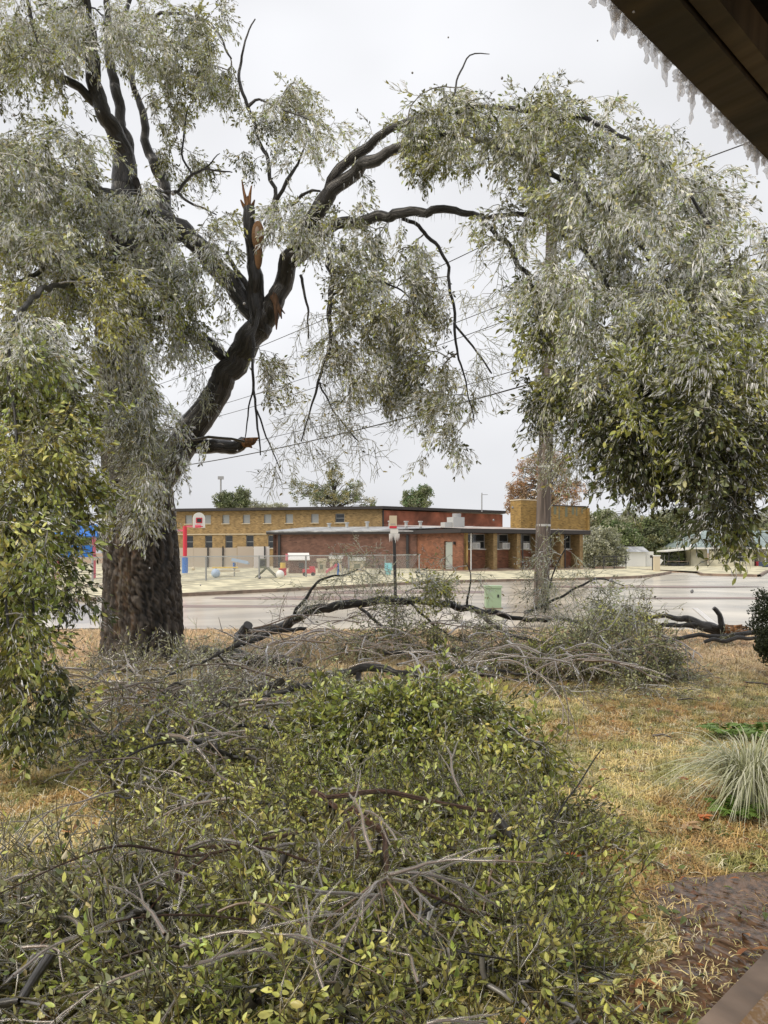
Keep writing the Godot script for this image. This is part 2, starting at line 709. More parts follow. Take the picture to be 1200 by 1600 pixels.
func foliage(owner: Node3D, tw: Twigs, per_chain: int, down: float, size: float) -> void:
	tw.weigh()
	var a := Acc.new()
	var places := {}
	var tints := {}
	var off := owner.position
	for ci in tw.chains.size():
		var c := tw.chains[ci]
		var kind: int = tw.kinds[ci] / 10
		var tint: int = tw.kinds[ci] % 10
		var pts := PackedVector3Array()
		var rad := PackedFloat32Array()
		for k in c:
			pts.append(tw.pos[k] - off)
			rad.append(clampf(0.0026 * pow(maxf(tw.weight[k], 1.0), 0.46), 0.0026, 0.028))
		rad[0] = minf(rad[0], rad[1] * 1.3)
		var ice := rr(0.0, 1.0)
		var thick := rad[1] > 0.012
		var col := Color(0.035, 0.028, 0.024) if thick else Color(0.06, 0.048, 0.04).lerp(Color(0.78, 0.77, 0.75), sqrt(ice) * (1.0 if kind in [1, 2, 5] else 0.45))
		a.tube(pts, rad, 6 if thick else 4, col, 0.0, null, false)
		for j in per_chain:
			var f := 1.0 if j == 0 else rr(0.25, 1.0)
			var t := f * (pts.size() - 1)
			var i := mini(int(t), pts.size() - 2)
			var at := pts[i].lerp(pts[i + 1], t - i)
			var axis := (pts[i + 1] - pts[i]).normalized() * 0.6 + Vector3.DOWN * down + rdir() * 0.55
			var used := kind
			if kind == 0 and rng.randf() < (0.46 if tint in [0, 4] else 0.25):
				used = 1
			elif kind == 4 and rng.randf() < 0.28:
				used = 5
			var name: String = KINDS[used] + str(rng.randi() % 4)
			if not places.has(name):
				var fresh: Array[Transform3D] = []
				places[name] = fresh
				tints[name] = PackedColorArray()
			places[name].append(Transform3D(basis_along(axis, rr(0.75, 1.25) * size), at))
			var hue := tint
			if rng.randf() < 0.2:
				hue = [1, 2, 0, 4, 1][rng.randi() % 5]
			tints[name].append(tint_of(hue))
	if a.t.size():
		part(owner, "twigs", a.mesh(M.twig)).set_meta("kind", "stuff")
	var names := places.keys()
	names.sort()
	for name in names:
		stuff(owner, "foliage", spray[name], places[name], tints[name])


func limb(owner: Node3D, called: String, tw: Twigs, spec: Array, sides := 14, from_r := 0.09, m: Material = null, icy := true, ice: Acc = null) -> void:
	var c := curve_through(spec, 0.07)
	for i in c[1].size():
		c[1][i] *= 0.62
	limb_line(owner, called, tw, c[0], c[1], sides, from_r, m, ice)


func limb_line(owner: Node3D, called: String, tw: Twigs, pts: PackedVector3Array, rad: PackedFloat32Array, sides: int, from_r: float, m: Material, ice: Acc) -> void:
	var a := Acc.new()
	var local := PackedVector3Array()
	var wn := noise(1.0, rng.randi() % 999, 2)
	for i in pts.size():
		var wr := minf(rad[i] * 1.3, 0.035) * (1.0 if i > 0 and rad[i] < 0.2 else 0.3)
		var j := Vector3(wn.get_noise_2d(i * 0.14, 0.0), wn.get_noise_2d(i * 0.14, 40.0), wn.get_noise_2d(i * 0.14, 80.0)) * wr * 1.6
		local.append(pts[i] + j - owner.position)
	var shade := rr(0.75, 1.15)
	a.tube(local, rad, sides, Color(shade, shade, shade), 0.3, noise(0.016, rng.randi() % 999, 3), true, rad[0] * 0.09)
	a.smooth()
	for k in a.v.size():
		var glaze_sheen := clampf(a.n[k].y * 1.2 - 0.25, 0.0, 1.0) * clampf(0.5 + wn.get_noise_3dv(a.v[k] * 9.0) * 1.6, 0.0, 1.0)  # icy glaze with its sheen painted in: upward faces lightened
		a.c[k] = a.c[k].lerp(Color(3.4, 3.6, 3.8), glaze_sheen * 0.55)
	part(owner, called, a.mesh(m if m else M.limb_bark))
	if tw:
		var last := -1
		for i in range(0, pts.size(), 2):
			if rad[i] <= from_r:
				last = tw.add(pts[i], last)
	if ice:
		for i in pts.size() - 1:
			var dir := (pts[i + 1] - pts[i])
			for k in 2:
				if absf(dir.normalized().y) < 0.75 and rng.randf() < 0.8:
					var at := pts[i] + dir * rng.randf() - owner.position + Vector3(rr(-0.4, 0.4) * rad[i], -rad[i] * 0.9, rr(-0.4, 0.4) * rad[i])
					cone_into(ice, at, at + Vector3(0, -rr(0.03, 0.13), 0), rr(0.003, 0.006))


# ---------------------------------------------------------------- the scene
func _ready() -> void:
	rng.seed = 20201
	# camera
	var cam := Camera3D.new()
	cam.name = "camera"
	cam.projection = Camera3D.PROJECTION_FRUSTUM
	cam.near = 0.05
	cam.far = 900.0
	cam.size = 0.05 * 1600.0 / F
	cam.frustum_offset = Vector2(0, 0.05 * (HORIZON - 800.0) / F)
	cam.position = Vector3(0, EYE, 0)
	add_child(cam)
	cam.current = true
	# sky: an overcast, brighter towards the zenith
	var env := Environment.new()
	env.background_mode = Environment.BG_SKY
	env.tonemap_mode = Environment.TONE_MAPPER_LINEAR
	env.tonemap_exposure = 1.62
	env.sdfgi_enabled = true
	env.ssao_enabled = true
	env.ssil_enabled = true
	var sky := Sky.new()
	var pan := PanoramaSkyMaterial.new()
	pan.panorama = overcast()
	sky.sky_material = pan
	env.sky = sky
	var we := WorldEnvironment.new()
	we.name = "world"
	we.environment = env
	add_child(we)
	# sun: diffuse daylight through the cloud
	var sun := DirectionalLight3D.new()
	sun.name = "sun"
	sun.light_energy = 0.5
	sun.light_color = Color(1.0, 0.945, 0.86)
	sun.light_angular_distance = 40.0
	sun.shadow_enabled = true
	sun.rotation_degrees = Vector3(-50, -62, 0)
	add_child(sun)

	materials()
	make_sprays()
	build_ground()
	build_school()
	build_annex()
	build_far_right()
	build_far_trees()
	build_playground()
	build_street()
	build_porch()
	build_tree()
	build_fallen()
	build_garden()
	build_lawn()


func overcast() -> ImageTexture:
	var w := 512
	var h := 256
	var im := Image.create_empty(w, h, false, Image.FORMAT_RGBF)
	var f := noise(1.5, 41, 5)
	for y in h:
		var up := PI * 0.5 - PI * (y + 0.5) / h
		for x in w:
			var th := TAU * x / w
			var d := Vector3(cos(th) * cos(up), sin(up) * 2.2, sin(th) * cos(up))
			var k := 0.50 + 0.11 * clampf(sin(up), 0.0, 1.0)
			k *= 1.0 + 0.26 * f.get_noise_3dv(d)
			if up < 0.0:
				k = 0.3
			im.set_pixel(x, y, Color(k * 0.985, k * 0.995, k * 1.03))
	return ImageTexture.create_from_image(im)


func ground_height(p: Vector3) -> float:
	return -0.6 * smoothstep(62.0, 84.0, -p.z)


# ---------------------------------------------------------------- ground, road, verge
func soil_colour(x: float, z: float, f: FastNoiseLite, g: FastNoiseLite) -> Color:
	var a := f.get_noise_2d(x, z)
	var b := g.get_noise_2d(x * 3.0, z * 3.0)
	var c := Color(0.52, 0.40, 0.21).lerp(Color(0.34, 0.22, 0.10), clampf(0.5 + a * 1.6, 0, 1))
	c = c.lerp(Color(0.14, 0.13, 0.05), clampf(b * 1.4, 0, 0.7))
	var far := smoothstep(8.0, 11.5, -z)
	return c.lerp(Color(0.58, 0.40, 0.27), far * 0.8)


func sheet(poly: Array, y: float, called: String, m: Material) -> void:
	var flat := PackedVector2Array()
	for p in poly:
		flat.append(Vector2(p.x, p.z))
	var a := Acc.new()
	for p in poly:
		a.add(Vector3(p.x, y + ground_height(p), p.z), Vector3.UP, Vector2(p.x, p.z), Color.WHITE)
	var ids := Geometry2D.triangulate_polygon(flat)
	for k in range(0, ids.size(), 3):
		var f := (a.v[ids[k + 2]] - a.v[ids[k]]).cross(a.v[ids[k + 1]] - a.v[ids[k]])
		if f.y > 0.0:
			a.tri(ids[k], ids[k + 1], ids[k + 2])
		else:
			a.tri(ids[k], ids[k + 2], ids[k + 1])
	struct(called, a.mesh(m))


func build_ground() -> void:
	var f := noise(0.35, 21, 4)
	var g := noise(0.5, 22, 4)
	var a := Acc.new()
	var count := 170
	var at := func(k: int) -> float:
		var t := (float(k) / count) * 2.0 - 1.0
		return sinh(t * 5.2) / sinh(5.2) * 420.0
	for i in count + 1:
		for j in count + 1:
			var x: float = at.call(i)
			var z: float = at.call(j) - 4.0
			var y := ground_height(Vector3(x, 0, z))
			if z > -15.0:
				y += g.get_noise_2d(x * 0.8, z * 0.8) * 0.035
			a.add(Vector3(x, y - 0.02, z), Vector3.UP, Vector2(x, z), soil_colour(x, z, f, g))
	for i in count:
		for j in count:
			var k := i * (count + 1) + j
			a.tri(k, k + count + 1, k + 1)
			a.tri(k + 1, k + count + 1, k + count + 2)
	a.smooth()
	struct("ground", a.mesh(M.ground))
	# the wide wet street, which opens into a crossing on the right
	var near_l := Vector3(-44, 0, 2.0)
	var near_r := Vector3(40, 0, -13.2)
	sheet([near_l, Vector3(-14, 0, -14.6), Vector3(-6, 0, -15.9), Vector3(1, 0, -15.4), Vector3(6, 0, -14.2), near_r, Vector3(70, 0, -40), Vector3(70, 0, -66), Vector3(22, 0, -66), Vector3(-1, 0, -36), Vector3(-9, 0, -27), Vector3(-48, 0, 1.0)], 0.012, "road", M.road)
	# far verges: raised lawns with a kerb along the street
	var va := [Vector3(-48, 0, 4.5), Vector3(-9.4, 0, -24.2), Vector3(-2.0, 0, -32.0), Vector3(2.6, 0, -37.5), Vector3(9.6, 0, -40.5), Vector3(14.6, 0, -44.0), Vector3(16.6, 0, -47.2), Vector3(19.5, 0, -52.5)]
	var vb := [Vector3(21.5, 0, -53.0), Vector3(20.0, 0, -48.5), Vector3(22.5, 0, -46.2), Vector3(27.6, 0, -55.5), Vector3(33.5, 0, -62.0), Vector3(70, 0, -66)]
	verge(va, [Vector3(19.5, 0, -61), Vector3(-60, 0, -61), Vector3(-60, 0, 4.5)])
	verge(vb, [Vector3(70, 0, -61.5), Vector3(70, 0, -72), Vector3(22, 0, -72)])
	# the school walk in front of the annex and the far lawn
	sheet([Vector3(-60, 0, -60.9), Vector3(19.5, 0, -60.9), Vector3(22.0, 0, -71.9), Vector3(70, 0, -71.9), Vector3(90, 0, -120), Vector3(-60, 0, -120)], 0.03, "far_lawn", M.verge)
	sheet([Vector3(2.0, 0, -55.0), Vector3(5.6, 0, -52.4), Vector3(17.6, 0, -59.8), Vector3(17.0, 0, -60.8), Vector3(8, 0, -60.8)], 0.128, "pavement", M.kerb)
	sheet([Vector3(2.0, 0, -54.6), Vector3(2.6, 0, -49.0), Vector3(5.0, 0, -50.0), Vector3(5.8, 0, -52.5)], 0.132, "path", M.verge)
	# red clay washed over the street
	for q in [[470, 935, 3.2, 0.9], [330, 948, 2.6, 0.5], [640, 925, 4.0, 1.2], [1010, 917, 4.5, 1.0], [1130, 935, 3.0, 0.5]]:
		var c := G(q[0], q[1])
		var s := Acc.new()
		s.add(c + Vector3(0, 0.017, 0), Vector3.UP, Vector2(0.5, 0.5), Color.WHITE)
		for k in 24:
			var th := TAU * k / 24
			var r := 1.0 + 0.5 * f.get_noise_2d(cos(th) * 2.0 + q[0], sin(th) * 2.0)
			s.add(c + Vector3(cos(th) * q[2] * r, 0.017, sin(th) * q[3] * r), Vector3.UP, Vector2(0.5 + 0.4 * cos(th), 0.5 + 0.4 * sin(th)), Color.WHITE)
		for k in 24:
			s.tri(0, 1 + (k + 1) % 24, 1 + k)
		for k in range(0, s.t.size(), 3):
			var n0 := (s.v[s.t[k + 2]] - s.v[s.t[k]]).cross(s.v[s.t[k + 1]] - s.v[s.t[k]])
			if n0.y < 0.0:
				var keep := s.t[k + 1]
				s.t[k + 1] = s.t[k + 2]
				s.t[k + 2] = keep
		struct("clay_stain", s.mesh(M.road_stain))
	# a painted line at the crossing
	var p0 := G(1086, 951)
	var p1 := G(1118, 978)
	var w := (p1 - p0).cross(Vector3.UP).normalized() * 0.07
	sheet([p0 - w, p0 + w, p1 + w, p1 - w], 0.018, "road_marking", M.paint)
	# mud and standing water by the porch
	var mud := Acc.new()
	var outline := [G(1010, 1398), G(1080, 1378), G(1230, 1370), G(1300, 1440), G(1290, 1530), G(1200, 1590), G(1080, 1680), G(900, 1690), G(885, 1610), G(950, 1560), G(1000, 1530), G(1060, 1490), G(1040, 1440)]
	var smooth_out := PackedVector3Array()
	for i in outline.size():
		var b: Vector3 = outline[i]
		var c: Vector3 = outline[(i + 1) % outline.size()]
		for k in 6:
			smooth_out.append(b.cubic_interpolate(c, outline[i - 1], outline[(i + 2) % outline.size()], k / 6.0) + Vector3(rr(-1, 1), 0, rr(-1, 1)) * 0.025)
	sheet(Array(smooth_out), 0.022, "mud_patch", M.mud)
	mud_outline = PackedVector2Array()
	for p in smooth_out:
		mud_outline.append(Vector2(p.x, p.z))


var mud_outline := PackedVector2Array()


func verge(edge: Array, back: Array) -> void:
	var fine: Array = []
	for i in edge.size() - 1:
		for k in 4:
			fine.append(edge[i].lerp(edge[i + 1], k / 4.0))
	fine.append(edge[-1])
	sheet(fine + back, 0.12, "grass_verge", M.verge)
	var a := Acc.new()
	for i in fine.size() - 1:
		var p: Vector3 = fine[i]
		var q: Vector3 = fine[i + 1]
		var o := (q - p).cross(Vector3.UP).normalized() * -0.16
		if o.z < 0.0 and absf(o.z) > absf(o.x) * 0.2:
			o = -o
		var up := Vector3(0, 0.13, 0)
		a.quad(p + up, q + up, q + up + o, p + up + o, Vector3.UP)
		a.quad(p + o, q + o, q + o + up, p + o + up, o)
	struct("kerb", a.mesh(M.kerb))


# ---------------------------------------------------------------- walls with openings, in the frame of a Node3D whose x runs along the wall and z points out
func wall(parent: Node, called: String, x0: float, x1: float, y0: float, y1: float, thick: float, holes: Array, m: Material) -> MeshInstance3D:
	var xs := [x0, x1]
	var ys := [y0, y1]
	for h in holes:
		xs += [h[0], h[1]]
		ys += [h[2], h[3]]
	xs.sort()
	ys.sort()
	var a := Acc.new()
	for i in ys.size() - 1:
		var lo: float = ys[i]
		var hi: float = ys[i + 1]
		if hi - lo < 0.001:
			continue
		var start: float = xs[0]
		for j in xs.size() - 1:
			var l: float = xs[j]
			var r: float = xs[j + 1]
			var open := false
			for h in holes:
				if (l + r) * 0.5 > h[0] and (l + r) * 0.5 < h[1] and (lo + hi) * 0.5 > h[2] and (lo + hi) * 0.5 < h[3]:
					open = true
			if open:
				if l - start > 0.001:
					slab(a, start, l, lo, hi, thick)
				start = r
		if xs[-1] - start > 0.001:
			slab(a, start, xs[-1], lo, hi, thick)
	return part(parent, called, a.mesh(m))


func slab(a: Acc, l: float, r: float, lo: float, hi: float, thick: float) -> void:
	a.box(Transform3D(Basis.IDENTITY, Vector3((l + r) / 2, (lo + hi) / 2, -thick / 2)), Vector3(r - l, hi - lo, thick))


func window(parent: Node, l: float, r: float, lo: float, hi: float, z: float, frame: Material, glass: Material, bars := 1) -> MeshInstance3D:
	var a := Acc.new()
	var w := 0.06
	a.box(Transform3D(Basis.IDENTITY, Vector3(l + w / 2, (lo + hi) / 2, z)), Vector3(w, hi - lo, 0.08))
	a.box(Transform3D(Basis.IDENTITY, Vector3(r - w / 2, (lo + hi) / 2, z)), Vector3(w, hi - lo, 0.08))
	a.box(Transform3D(Basis.IDENTITY, Vector3((l + r) / 2, lo + w / 2, z)), Vector3(r - l - 2 * w, w, 0.08))
	a.box(Transform3D(Basis.IDENTITY, Vector3((l + r) / 2, hi - w / 2, z)), Vector3(r - l - 2 * w, w, 0.08))
	if bars:
		a.box(Transform3D(Basis.IDENTITY, Vector3((l + r) / 2, (lo + hi) / 2, z)), Vector3(r - l - 2 * w, w * 0.8, 0.07))
	var f := part(parent, "window", a.mesh(frame))
	bx(f, "pane", Vector3(r - l - 2 * w, hi - lo - 2 * w, 0.02), Vector3((l + r) / 2, (lo + hi) / 2, z), glass)
	return f


# a node at `at` whose x axis runs along `along`
func faced(called: String, label: String, category: String, at: Vector3, along: Vector3) -> Node3D:
	return thing(called, label, category, at, atan2(-along.z, along.x))


func build_school() -> void:
	# long two storey block: yellow face on the left, red wall on the right
	var q := Vector3(-0.2, -0.6, -80)
	var le := Vector3(-27.6, -0.6, -86.4)
	var ri := Vector3(13.9, -0.6, -90)
	var s := faced("school_building", "long two-storey flat-roofed yellow brick block with red end wall", "building", le, q - le)
	var long := (q - le).length()
	var holes := []
	var up := []
	for t in [4.58, 7.35, 10.23, 12.7, 15.15, 17.56, 19.76, 22.0, 24.3]:
		var c: float = long - t
		var w := 1.0 if t < 5.0 else 0.84
		holes.append([c - w / 2, c + w / 2, 5.05, 6.0])
		up.append([c - w / 2, c + w / 2, 5.05, 6.0])
	for t in [7.2, 9.6, 12.2, 14.75, 17.2, 19.6, 21.9, 24.2]:
		var c: float = long - t
		holes.append([c - 0.44, c + 0.44, 2.35, 3.75])
		up.append([c - 0.44, c + 0.44, 2.35, 3.75])
	wall(s, "wall", 0, long, 0, 6.4, 0.3, holes, M.yellow_brick)
	for h in up:
		var dark: bool = h[0] == up[0][0] or h[3] < 4.0
		window(s, h[0], h[1], h[2], h[3], -0.16, M.grey_metal, M.pane if dark else M.blind)
		bx(s, "sill", Vector3(h[1] - h[0] + 0.14, 0.08, 0.16), Vector3((h[0] + h[1]) / 2, h[2] - 0.045, 0.03), M.tan_plastic)
	bx(s, "string_course", Vector3(long, 0.1, 0.08), Vector3(long / 2, 3.88, 0.043), M.tan_plastic)
	var back := (ri - q)
	var e := Node3D.new()
	e.name = "end_wing"
	s.add_child(e)
	e.transform = s.transform.affine_inverse() * Transform3D(Basis(Vector3.UP, atan2(-back.z, back.x)), q)
	var red_long := back.length()
	wall(e, "wall", 0.004, red_long, 0, 6.3, 0.3, [], M.red_wall)
	bx(e, "corner_trim", Vector3(0.14, 6.3, 0.14), Vector3(0.07, 3.15, 0.075), M.dark_trim)
	# roof with a dark fascia, as one polygon over both wings
	var inv := s.transform.affine_inverse()
	var deep := Vector3(-2, 0, -16)
	var poly := [le + Vector3(-0.4, 0, 0.5), q + Vector3(0.1, 0, 0.55), ri + Vector3(0.5, 0, 0.3), ri + deep, le + deep]
	var fa := Acc.new()
	for i in poly.size():
		var a: Vector3 = inv * (poly[i] as Vector3)
		var b: Vector3 = inv * (poly[(i + 1) % poly.size()] as Vector3)
		var o := (b - a).cross(Vector3.UP)
		fa.quad(a + Vector3(0, 6.42, 0), b + Vector3(0, 6.42, 0), b + Vector3(0, 6.72, 0), a + Vector3(0, 6.72, 0), o)
	for y in [6.42, 6.72]:
		var c0: Vector3 = inv * (poly[0] as Vector3)
		for i in range(1, poly.size() - 1):
			var k := fa.v.size()
			var nn := Vector3.UP if y > 6.6 else Vector3.DOWN
			for p in [c0, inv * (poly[i] as Vector3), inv * (poly[i + 1] as Vector3)]:
				fa.add(Vector3(p.x, y, p.z), nn, Vector2.ZERO, Color.WHITE)
			var f := (fa.v[k + 2] - fa.v[k]).cross(fa.v[k + 1] - fa.v[k])
			if f.dot(nn) > 0.0:
				fa.tri(k, k + 1, k + 2)
			else:
				fa.tri(k, k + 2, k + 1)
	part(s, "roof", fa.mesh(M.dark_trim))
	# back walls close the block
	wall(s, "back_wall", 0, long + 6, 0, 6.35, 0.3, [], M.yellow_brick).position = Vector3(-1.4, 0, -15.0)


func build_annex() -> void:
	var c := Vector3(5.74, 0.1, -56)
	var u := Vector3(0.863, 0, -0.505)
	var n := Vector3(0.505, 0, 0.863)
	var s := faced("school_annex", "single-storey red brick annex with yellow fins, window coolers and grey flat roofs", "building", c, u)
	# front: deep yellow fins with recessed bays between them
	var fins := [0.12, 2.83, 5.10, 7.36, 9.56, 11.62]
	for x in fins:
		bx(s, "fin", Vector3(0.36, 2.72, 1.06), Vector3(x + 0.18, 1.36, -0.53), M.yellow_brick if x > 0.2 else M.yellow_wall)
	for i in fins.size() - 1:
		var l: float = fins[i] + 0.362
		var r: float = fins[i + 1] - 0.002
		wall(s, "bay_wall", l, r, 0, 1.5, 0.25, [], M.red_brick).position = Vector3(0, 0, -1.0)
		bx(s, "sill", Vector3(r - l, 0.07, 0.2), Vector3((l + r) / 2, 1.537, -0.98), M.white)
		window(s, l, (l + r) / 2 - 0.03, 1.575, 2.7, -1.1, M.grey_metal, M.pane)
		window(s, (l + r) / 2 + 0.03, r, 1.575, 2.7, -1.1, M.grey_metal, M.pane)
		bx(s, "blind", Vector3((r - l) * 0.9, 0.42, 0.02), Vector3((l + r) / 2, 2.36, -1.155), M.blind)
		if i in [0, 1, 2]:
			var ac := bx(s, "air_conditioner", Vector3(0.72, 0.46, 0.5), Vector3(lerpf(l, r, [0.52, 0.72, 0.55][i]), 1.81, -0.86), M.white)
			for k in 5:
				bx(ac, "louvre", Vector3(0.34, 0.02, 0.02), Vector3(-0.14, -0.15 + k * 0.075, 0.262), M.dark_metal)
			bx(ac, "grille", Vector3(0.22, 0.34, 0.014), Vector3(0.2, 0, 0.258), M.grey_metal)
		bx(s, "step", Vector3(r - l, 0.16, 0.6), Vector3((l + r) / 2, 0.02, -0.62), M.kerb)
	for x in [0.70, 5.62, 9.98]:
		cyl(s, "downpipe", 0.05, 2.7, Vector3(x, 1.35, 0.06), M.white if x < 1.0 else M.dark_metal)
	# left side wall with the door, running back from the corner
	var side := Node3D.new()
	side.name = "side_wing"
	s.add_child(side)
	side.rotation.y = PI / 2
	side.position = Vector3(-0.002, 0, -6.1)
	# in this frame x runs from the far end (0) to the corner (6.1), z points to the left of the fins
	side.rotation.y = -PI / 2
	wall(side, "wall", 0, 6.1, 0, 2.75, 0.3, [[3.74, 4.82, 0.03, 2.15]], M.red_brick)
	bx(side, "door", Vector3(1.0, 2.06, 0.06), Vector3(4.28, 1.07, -0.14), M.door_grey)
	bx(side, "door_handle", Vector3(0.12, 0.05, 0.07), Vector3(4.66, 1.05, -0.08), M.dark_metal)
	bx(side, "kick_plate", Vector3(0.8, 0.25, 0.02), Vector3(4.28, 0.27, -0.1), M.grey_metal)
	bx(side, "wall_lamp", Vector3(0.16, 0.22, 0.14), Vector3(5.15, 2.0, 0.075), M.dark_metal)
	# lower wing to the left, behind the playground
	var wl := Vector3(-9.15, 0.1, -63.4)
	var wr := Vector3(2.62, 0.1, -61.3)
	var w := Node3D.new()
	w.name = "playground_wing"
	s.add_child(w)
	w.transform = s.transform.affine_inverse() * Transform3D(Basis(Vector3.UP, atan2(-(wr - wl).z, (wr - wl).x)), wl)
	var wlen := (wr - wl).length()
	wall(w, "wall", 0, wlen, 0, 2.75, 0.3, [], M.brown_brick)
	wall(w, "end_wall", 0, 10, 0, 2.75, 0.3, [], M.brown_brick).transform = Transform3D(Basis(Vector3.UP, -PI / 2), Vector3(0.0, 0, -10.0))
	for x in [0.55, wlen - 0.75]:
		bx(w, "downpipe", Vector3(0.2, 2.7, 0.14), Vector3(x, 1.35, 0.075), M.dark_metal)
	bx(w, "fascia", Vector3(wlen + 0.5, 0.26, 0.3), Vector3(wlen / 2 - 0.2, 2.885, 0.15), M.dark_trim)
	# sloping grey roof of that wing
	var ra := Acc.new()
	ra.quad(Vector3(-0.5, 3.03, 0.34), Vector3(wlen + 0.2, 3.03, 0.34), Vector3(wlen + 4, 3.72, -12), Vector3(-0.5, 3.72, -12), Vector3.UP)
	ra.quad(Vector3(-0.5, 3.02, 0.34), Vector3(wlen + 0.2, 3.02, 0.34), Vector3(wlen + 0.2, 2.93, 0.34), Vector3(-0.5, 2.93, 0.34), Vector3.BACK)
	ra.quad(Vector3(-0.5, 3.03, 0.34), Vector3(-0.5, 3.72, -12), Vector3(-0.5, 2.8, -12), Vector3(-0.5, 2.8, 0.34), Vector3.LEFT)
	part(w, "roof", ra.mesh(M.metal_roof))
	for q in [[6.5, -7.0, 0.5], [8.6, -7.0, 0.55], [10.2, -6.0, 0.5], [11.4, -6.5, 0.5], [4.4, -8.0, 0.45], [2.6, -8.5, 0.4]]:
		var vent := cyl(w, "roof_vent", 0.14, q[2], Vector3(q[0], 3.3 - q[1] * 0.02 + q[2] / 2, q[1]), M.galvanised)
		cyl(w, "vent_cap", 0.22, 0.1, vent.position + Vector3(0, q[2] / 2 + 0.051, 0), M.galvanised)
	# roof of the front wing
	var fr := Acc.new()
	fr.quad(Vector3(-0.45, 3.06, 0.35), Vector3(12.5, 3.06, 0.35), Vector3(12.5, 3.62, -11), Vector3(-0.45, 3.62, -11), Vector3.UP)
	fr.quad(Vector3(12.5, 3.06, 0.35), Vector3(12.5, 3.62, -11), Vector3(12.5, 2.7, -11), Vector3(12.5, 2.7, 0.35), Vector3.RIGHT)
	part(s, "roof", fr.mesh(M.pale_roof))
	bx(s, "fascia", Vector3(12.9, 0.3, 0.3), Vector3(6.03, 2.9, 0.19), M.dark_trim)
	bx(s, "fascia", Vector3(0.3, 0.3, 6.4), Vector3(-0.27, 2.9, -3.17), M.dark_trim)
	bx(s, "soffit", Vector3(12.3, 0.06, 1.4), Vector3(6.03, 2.752, -0.66), M.dark_trim)
	bx(s, "end_wall", Vector3(0.3, 2.7, 10.0), Vector3(11.9, 1.35, -6.08), M.yellow_brick)
	# yellow blocks above the roof
	var chim := bx(s, "roof_block", Vector3(1.75, 2.6, 1.4), inv_at(s, P(818, 806, 66.5)), M.stained_brick)
	bx(chim, "coping", Vector3(1.85, 0.09, 1.5), Vector3(0, 1.346, 0), M.tan_plastic)
	var para := bx(s, "parapet_wall", Vector3(4.9, 2.05, 0.4), inv_at(s, P(884, 810, 66.8)), M.stained_brick)
	bx(para, "coping", Vector3(5.0, 0.1, 0.5), Vector3(0, 1.076, 0), M.dark_trim)
	bx(para, "corner_post", Vector3(0.24, 2.1, 0.5), Vector3(2.4, -0.1, 0.1), M.stained_brick)
	for k in 7:
		var hgt := rr(0.5, 1.5)
		bx(para, "rain_stain", Vector3(rr(0.1, 0.32), hgt, 0.006), Vector3(-2.0 + k * 0.62 + rr(-0.2, 0.2), 1.0 - hgt / 2, 0.2035), M.olive)
	# machinery on the roof
	var unit := bx(s, "rooftop_unit", Vector3(1.1, 0.9, 0.9), inv_at(s, P(712, 817, 62.0)), M.galvanised)
	cyl(unit, "fan_housing", 0.36, 0.3, Vector3(0.1, 0.6, 0), M.grey_metal)
	bx(unit, "duct", Vector3(0.8, 0.45, 0.6), Vector3(-0.86, -0.2, 0), M.galvanised)
	bx(unit, "curb", Vector3(1.5, 0.3, 1.1), Vector3(-0.1, -0.6, 0), M.grey_metal)
	cyl(s, "roof_mast", 0.05, 1.9, inv_at(s, P(753, 785, 76)), M.grey_metal)


func inv_at(o: Node3D, p: Vector3) -> Vector3:
	return o.transform.affine_inverse() * p


